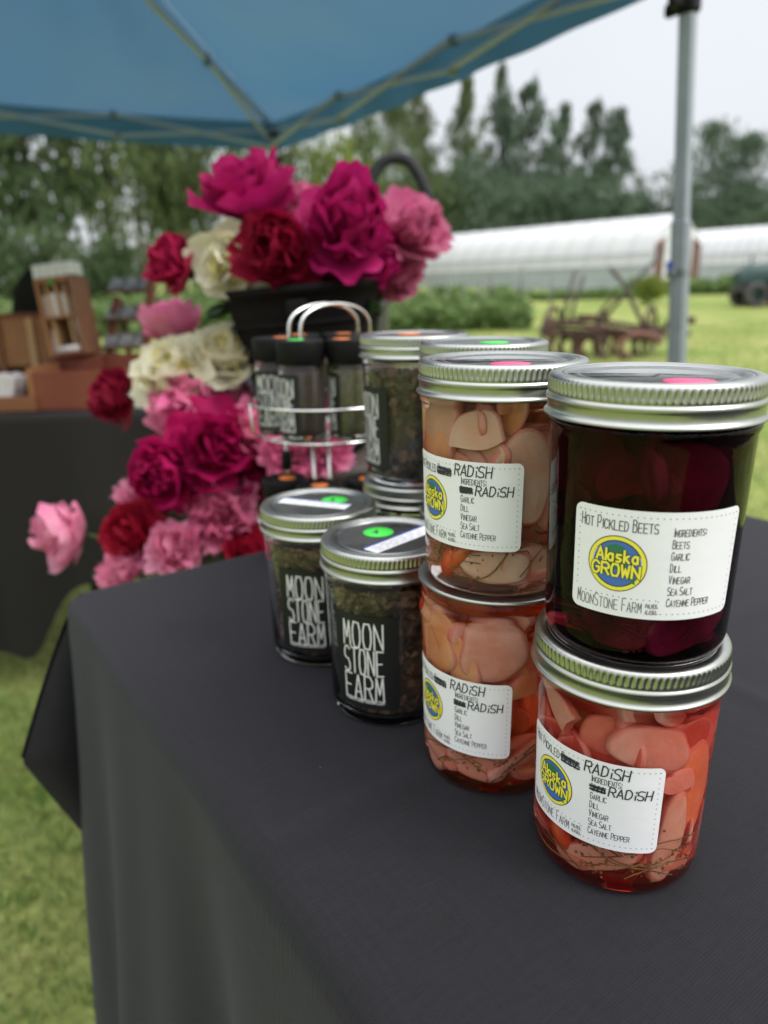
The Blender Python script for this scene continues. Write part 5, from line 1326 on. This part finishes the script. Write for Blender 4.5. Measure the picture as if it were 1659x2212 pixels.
for k, (u, vt, y, w, lk) in enumerate(((10, 455, 22, 190, 'dark'), (120, 480, 23, 170, 'mid'), (215, 500, 22, 150, 'dark'), (300, 492, 24, 150, 'olive'), (400, 470, 24, 160, 'mid'), (510, 500, 25, 160, 'dark'), (620, 505, 26, 170, 'mid'), (720, 500, 27, 160, 'dark'), (-120, 470, 22, 190, 'mid'))):
    p = at(u, vt, y); rt_ = thing('bush', 'low ' + {'dark': 'dark', 'mid': 'green', 'olive': 'olive'}[lk] + ' bush at the foot of the wood, ' + ('at the left picture edge', 'above the orange crate', 'above the silver boxes', 'above the card rack', 'left of the crimson peony', 'behind the cream peony', 'behind the dark red peony', 'behind the biggest magenta peony', 'beyond the left picture edge')[k], 'bush', (p.x, y, gz(y)), (0, 0, k), GS)
    me, cs = crown(ro2 if k % 2 else ro3, 'round', 2400, .07, 6 if k % 2 else 7, lk); o = bpy.data.objects.new('foliage', me); COL.objects.link(o); o.parent = rt_; Rw = w / 2 * y / F_PX * 1.1; o.scale = (Rw, Rw, p.z - gz(y)); o.location = (0, 0, -.02)

# ------------------------------------------------------------------ greenhouses
M['poly'] = mat('greenhouse_film', (.86, .87, .89), .5, spec=.3, var=(.80, .81, .84), vscale=.6, translucent=.35)
M['curtain'] = mat('greenhouse_side_curtain', (.60, .65, .68), .5, var=(.52, .57, .60), vscale=.8, translucent=.3); M['purl'] = mat('greenhouse_tube', (.46, .44, .52), .5); M['redframe'] = mat('red_brown_frame', (.26, .15, .12), .7, var=(.20, .11, .09), vscale=5)
def greenhouse(label, near, Ld, hw, H, ends=True):
    ax = Vector((-.63, .777, 0)).normalized(); pr = Vector((ax.y, -ax.x, 0))
    g0 = gz(near[1]) - .05
    root = thing('greenhouse', label, 'greenhouse', (near[0], near[1], g0))
    def gp(s, q, z): return ax * s + pr * q + Vector((0, 0, z))
    prof = [(-hw, -.4), (-hw, 0), (-hw, .45), (-hw * 1.0, .95), (-hw * .97, 1.35), (-hw * .86, 1.85), (-hw * .66, 2.3), (-hw * .40, H * .88), (-hw * .16, H * .975), (0, H)]
    prof = prof + [(-a, b) for a, b in prof[-2::-1]]
    mb = MB(); ns = 24
    vs = [gp(Ld * i / ns, a, b) for i in range(ns + 1) for a, b in prof]; k = len(prof)
    mb.add(vs, [(i * k + j, (i + 1) * k + j, (i + 1) * k + j + 1, i * k + j + 1) for i in range(ns) for j in range(k - 1)]); mb.build('film_cover', M['poly'], root)
    for e_, nm in ((0, 'end_wall'), (Ld, 'end_wall')):
        mb = MB(); mb.add([gp(e_, 0, .2)] + [gp(e_ + (.01 if e_ == 0 else -.01), a * .995, b * .998) for a, b in prof], [(0, i + 1, i + 2) for i in range(k - 1)]); ew = mb.build(nm, M['poly'], root, smooth=False)
        if e_ == 0:
            for s_ in (-1, 1):
                for q in (.62, .72, .80, .90): 
                    mb = MB(); bar(mb, gp(-.04, s_ * hw * q, -.1), gp(-.04, s_ * hw * q, 1.95 - .25 * (q - .62) / .28), .07, .05); mb.build('door_stile', M['redframe'], ew, smooth=False)
                mb = MB(); bar(mb, gp(-.05, s_ * hw * .58, 1.95), gp(-.05, s_ * hw * .93, 1.7), .09, .06); mb.build('door_rail', M['redframe'], ew, smooth=False)
    for i in range(ns + 1):
        mb = MB(); mb.tube([gp(Ld * i / ns, a * 1.008, b * 1.004 + .005) for a, b in prof], .018, 6); mb.build('hoop', M['purl'], root)
    mb = MB(); mb.add([gp(Ld * i / ns, -hw * 1.015, z) for i in range(ns + 1) for z in (-.4, .93)], [(i * 2, i * 2 + 2, i * 2 + 3, i * 2 + 1) for i in range(ns)]); mb.build('side_curtain', M['curtain'], root)
    for (a, b) in ((-hw * 1.025, .95), (-hw * .99, 1.42), (hw * 1.012, .95)):
        mb = MB(); mb.tube([gp(0, a, b), gp(Ld, a, b)], .03, 6); mb.build('hip_rail', M['purl'], root)
    return root
n1 = at(1455, 640, 30.0)
greenhouse('long white film greenhouse with red brown end door frames behind the canopy leg', (n1.x, 30.0), 24, 1.75, 2.86)
n2 = at(1790, 640, 33)
greenhouse('second white film greenhouse cut off by the right picture edge', (n2.x, 33), 12, 1.8, 2.62)

# ------------------------------------------------------------------ crops, stakes, bushes
M['crop'] = mat('crop_leaf', (.115, .190, .055), .6, var=(.18, .26, .085), vscale=3, translucent=.3)
def leafpatch(name, label, regions, kind):
    r_ = np.random.default_rng(9); V = []
    for (x0, x1, y0, y1, h, n, sz) in regions:
        P = np.stack([r_.uniform(x0, x1, n), r_.uniform(y0, y1, n), np.zeros(n)], 1); hh = h * (.72 + .28 * np.sin(P[:, 0] * 5.1) * np.sin(P[:, 1] * 3.3 + P[:, 0])); P[:, 2] = np.maximum(0, P[:, 1] - 9) * .0334 + hh * r_.uniform(.02, 1, n)
        s = sz * r_.uniform(.5, 1.3, n); u = r_.normal(size=(n, 3)); u[:, 2] = np.abs(u[:, 2]) * .8; u /= np.linalg.norm(u, axis=1)[:, None]; w = r_.normal(size=(n, 3)); w -= u * (u * w).sum(1)[:, None]; w /= np.linalg.norm(w, axis=1)[:, None]
        V.append(np.stack([P - u * s[:, None], P + w * s[:, None] * .5, P + u * s[:, None], P - w * s[:, None] * .5], 1).reshape(-1, 3))
    V = np.concatenate(V); n = len(V) // 4
    me = bpy.data.meshes.new(name); me.from_pydata(V.tolist(), [], (np.arange(n)[:, None] * 4 + np.arange(4)).tolist()); me.materials.append(M['crop']); o = bpy.data.objects.new(name, me); COL.objects.link(o)
    return tag(o, label, 'crop plants', kind=kind)
leafpatch('crop_foliage', 'leafy green vegetable rows between the lawn and the greenhouse', [(-9, 2.9, 14.2, 15.0, .62, 7500, .10), (-9, 3.0, 16.2, 17.0, .66, 6500, .11), (-10, 3.3, 18.5, 19.3, .66, 6500, .12), (-12, 3.6, 21, 22, .62, 6500, .13), (8.6, 17, 26.0, 27.2, .62, 3600, .15), (4, 8.2, 24, 24.8, .35, 1500, .12)], 'stuff')
p = at(1408, 662, 21); rt_ = thing('bush', 'round green bush standing left of the canopy leg before the greenhouse', 'bush', (p.x, 21, gz(21)))
me, cs = crown(ro3, 'round', 2400, .07, 7, 'bright'); o = bpy.data.objects.new('foliage', me); COL.objects.link(o); o.parent = rt_; o.scale = (.55, .55, .85)
M['stake'] = mat('weathered_stake', (.20, .19, .18), .85, var=(.13, .125, .12), vscale=6)
for k, (u, y) in enumerate(((928, 17.6), (963, 17.6), (997, 17.6), (1036, 17.8), (1061, 17.8), (1124, 18), (1190, 18))):
    p = at(u, 640, y); h_ = (.92, 1.0, .95, .85, .95, 1.15, .9)[k]; mb = MB(); mb.tube([(0, 0, -.1), (.01, 0, h_ * .5), (.0, .0, h_)], [.030, .028, .024], 7)
    tag(mb.build('stake', M['stake'], loc=(p.x, y, gz(y))), ('leftmost grey stake standing in the crop rows', 'second grey stake from the left in the crop rows', 'third grey stake from the left in the crop rows', 'fourth grey stake from the left in the crop rows', 'fifth grey stake from the left in the crop rows', 'tallest dark stake in the crop rows', 'last grey stake in the crop rows, near the plow handles')[k], 'stake', 'stakes in the crop rows')

# ------------------------------------------------------------------ rusty horse drawn cultivator
M['rust'] = mat('rusty_iron', (.060, .035, .030), .85, var=(.105, .055, .042), vscale=7, bump=.2, bscale=30); M['rustpale'] = mat('pale_rust', (.19, .085, .062), .85, var=(.12, .06, .048), vscale=6); M['oldwood'] = mat('old_grey_wood', (.10, .085, .08), .85, var=(.065, .055, .052), vscale=8)
PY = 9.9
pl = thing('cultivator', 'rusty antique cultivator with curved tines, wheels and crossed lever handles on the lawn', 'farm implement', (at(1310, 780, PY).x, PY, 0)); o0 = pl.location.copy()
def q_(u, v, dy=0.0): return at(u, v, PY + dy) - o0
def rod(nm, pts, r, mk='rust'):
    mb = MB(); mb.tube(pts, r, 8); return mb.build(nm, M[mk], pl)
rod('beam', [q_(1180, 702), q_(1240, 700), q_(1330, 712), q_(1400, 722), q_(1490, 722)], .035); rod('beam', [q_(1190, 695, .5), q_(1290, 690, .5), q_(1370, 705, .5), q_(1432, 712, .5)], .030)
for u in (1240, 1330, 1400): rod('cross_bar', [q_(u, 703), q_(u, 700, .5)], .025)
rod('lever', [q_(1318, 578), q_(1350, 618), q_(1395, 715)], [.030, .026, .03], 'oldwood'); rod('lever', [q_(1437, 540, .3), q_(1370, 610, .3), q_(1295, 700, .3)], [.024, .026, .03], 'oldwood')
rod('lever', [q_(1243, 585, .2), q_(1228, 640, .2), q_(1212, 705, .2)], .026, 'oldwood'); rod('lever', [q_(1262, 596, .4), q_(1243, 650, .4), q_(1228, 705, .4)], .026, 'oldwood'); rod('lever', [q_(1325, 640, .1), q_(1300, 670, .1), q_(1285, 705, .1)], .022)
def tine(u0, v0, w, h, dy, mk):
    pts = []
    for k in range(15):
        a = R(20 + 215 * k / 14); pts.append(q_(u0 + w * (1 - math.cos(a - R(20))) * .5 * 1.0 - w * .25, v0, dy) * 0 + q_(u0 + w * .5 * math.cos(a), v0 - h * .5 * math.sin(a), dy))
    rod('tine', pts, [.040] * 11 + [.045, .055, .060, .03], mk)
for (u0, w, dy, mk) in ((1385, 90, -.1, 'rustpale'), (1335, 85, .05, 'rust'), (1300, 95, .3, 'rustpale'), (1250, 80, .45, 'rust'), (1400, 60, .35, 'rust'), (1275, 70, .1, 'rust'), (1360, 75, .55, 'rustpale'), (1215, 60, .2, 'rust')): tine(u0, 752, w, 62, dy, mk)
def wheel_(u, dy, rr):
    c = q_(u, 700, dy); c.z = rr; mb = MB(); mb.tube([(c.x + rr * math.cos(2 * PI * k / 28) * .55, c.y + rr * math.cos(2 * PI * k / 28) * .8, c.z + rr * math.sin(2 * PI * k / 28)) for k in range(28)], .026, 8, closed=True)
    for k in range(8):
        a = 2 * PI * k / 8; mb.tube([c, (c.x + rr * math.cos(a) * .55, c.y + rr * math.cos(a) * .8, c.z + rr * math.sin(a))], .012, 6)
    mb.tube([c - Vector((.06, -.04, 0)), c + Vector((.06, -.04, 0))], .045, 10); mb.build('wheel', M['rust'], pl)
wheel_(1195, .0, .36); wheel_(1405, .45, .34); wheel_(1300, .7, .32)
rod('axle', [q_(1195, 712, .0), q_(1300, 715, .2), q_(1408, 712, .45)], .022)
mb = MB(); mb.box(q_(1183, 705), (.16, .14, .24), Matrix.Rotation(.3, 3, 'Y'), bev=.03); mb.build('hitch', M['rust'], pl)
mb = MB(); mb.lathe([(0, 0), (.10, .005), (.13, .03), (.14, .05)], 20, c=q_(1265, 688, .25)); mb.build('seat', M['rustpale'], pl)
rod('draft_arm', [q_(1432, 716, .2), q_(1446, 690, .2)], .03); rod('tongue', [q_(1400, 718, .25), q_(1492, 690, .25)], .028)
mb = MB(); mb.lathe([(0, -.05), (.05, -.04), (.055, .04), (0, .05)], 12, c=q_(1494, 692, .25)); mb.build('knob', M['rust'], pl)

# ------------------------------------------------------------------ old tractor at the right edge
M['teal'] = mat('dark_green_paint', (.018, .050, .045), .45, var=(.025, .06, .055), vscale=3); M['tyre'] = mat('grey_tyre', (.055, .052, .055), .85, var=(.085, .08, .08), vscale=6)
tc_ = at(1650, 690, 19.6); tq = thing('tractor', 'dark green tractor with grey wheels parked on the lawn at the right edge', 'tractor', (tc_.x, 19.6, gz(19.6)))
def tyre(x, y, rr, w, nm='wheel'):
    mb = MB(); mb.lathe([(rr * .55, -w / 2), (rr * .93, -w / 2), (rr, -w * .3), (rr, w * .3), (rr * .93, w / 2), (rr * .55, w / 2)], 32, c=(x, y, rr), rot=Matrix.Rotation(PI / 2, 3, 'X'), closed=True); o = mb.build(nm, M['tyre'], tq)
    mb = MB(); mb.lathe([(0, -.03), (rr * .3, -.05), (rr * .58, -.02), (rr * .58, .02), (0, .03)], 24, c=(x, y, rr), rot=Matrix.Rotation(PI / 2, 3, 'X')); mb.build('rim', M['teal'], o)
for s_ in (-1, 1):
    tyre(-.48, s_ * .40, .30, .20); tyre(.55, s_ * .45, .52, .28)
    mb = MB(); mb.grid(lambda u, v, s_=s_: (.55 + .60 * math.cos(R(200 - 190 * u)), s_ * .45 + (v - .5) * .34, .52 + .60 * math.sin(R(200 - 190 * u))), 16, 3); mb.grid(lambda u, v, s_=s_: (.55 + .59 * math.cos(R(200 - 190 * u)), s_ * .45 + (v - .5) * .33, .51 + .59 * math.sin(R(200 - 190 * u))), 16, 3); mb.build('fender', M['teal'], tq)
mb = MB()
def hood(u, v):
    a = PI * (u - .0); x = -.85 + 1.0 * v; w = .27 * (1 - .25 * (1 - v) ** 2); return (x, -w * math.cos(a), .58 + (.46 + .06 * v) * math.sin(a) ** .7 * (1 - .35 * max(0, .25 - v) / .25))
mb.grid(hood, 18, 10); mb.add([(-.85, -.2, .58), (-.85, .2, .58), (-.85, .15, .82), (-.85, -.15, .82)], [(0, 1, 2, 3)]); mb.build('hood', M['teal'], tq)
mb = MB(); mb.box((-.1, 0, .48), (1.5, .36, .22), bev=.03); mb.build('chassis', M['tyre'], tq, smooth=False)
mb = MB(); mb.box((.50, 0, .86), (.40, .42, .08), bev=.03); mb.box((.68, 0, 1.04), (.07, .42, .32), bev=.03); mb.build('seat', M['black'], tq, smooth=False)
mb = MB(); mb.tube([(.1, 0, .9), (.22, 0, 1.12)], .018, 8); mb.tube([(.22 + .06 * math.cos(2 * PI * k / 20), .18 * math.sin(2 * PI * k / 20), 1.12 + .17 * math.cos(2 * PI * k / 20) * .5) for k in range(20)], .014, 6, closed=True); mb.build('steering_wheel', M['black'], tq)
mb = MB(); mb.tube([(-.45, .12, .95), (-.45, .12, 1.28)], .028, 10); mb.build('exhaust', M['tyre'], tq)
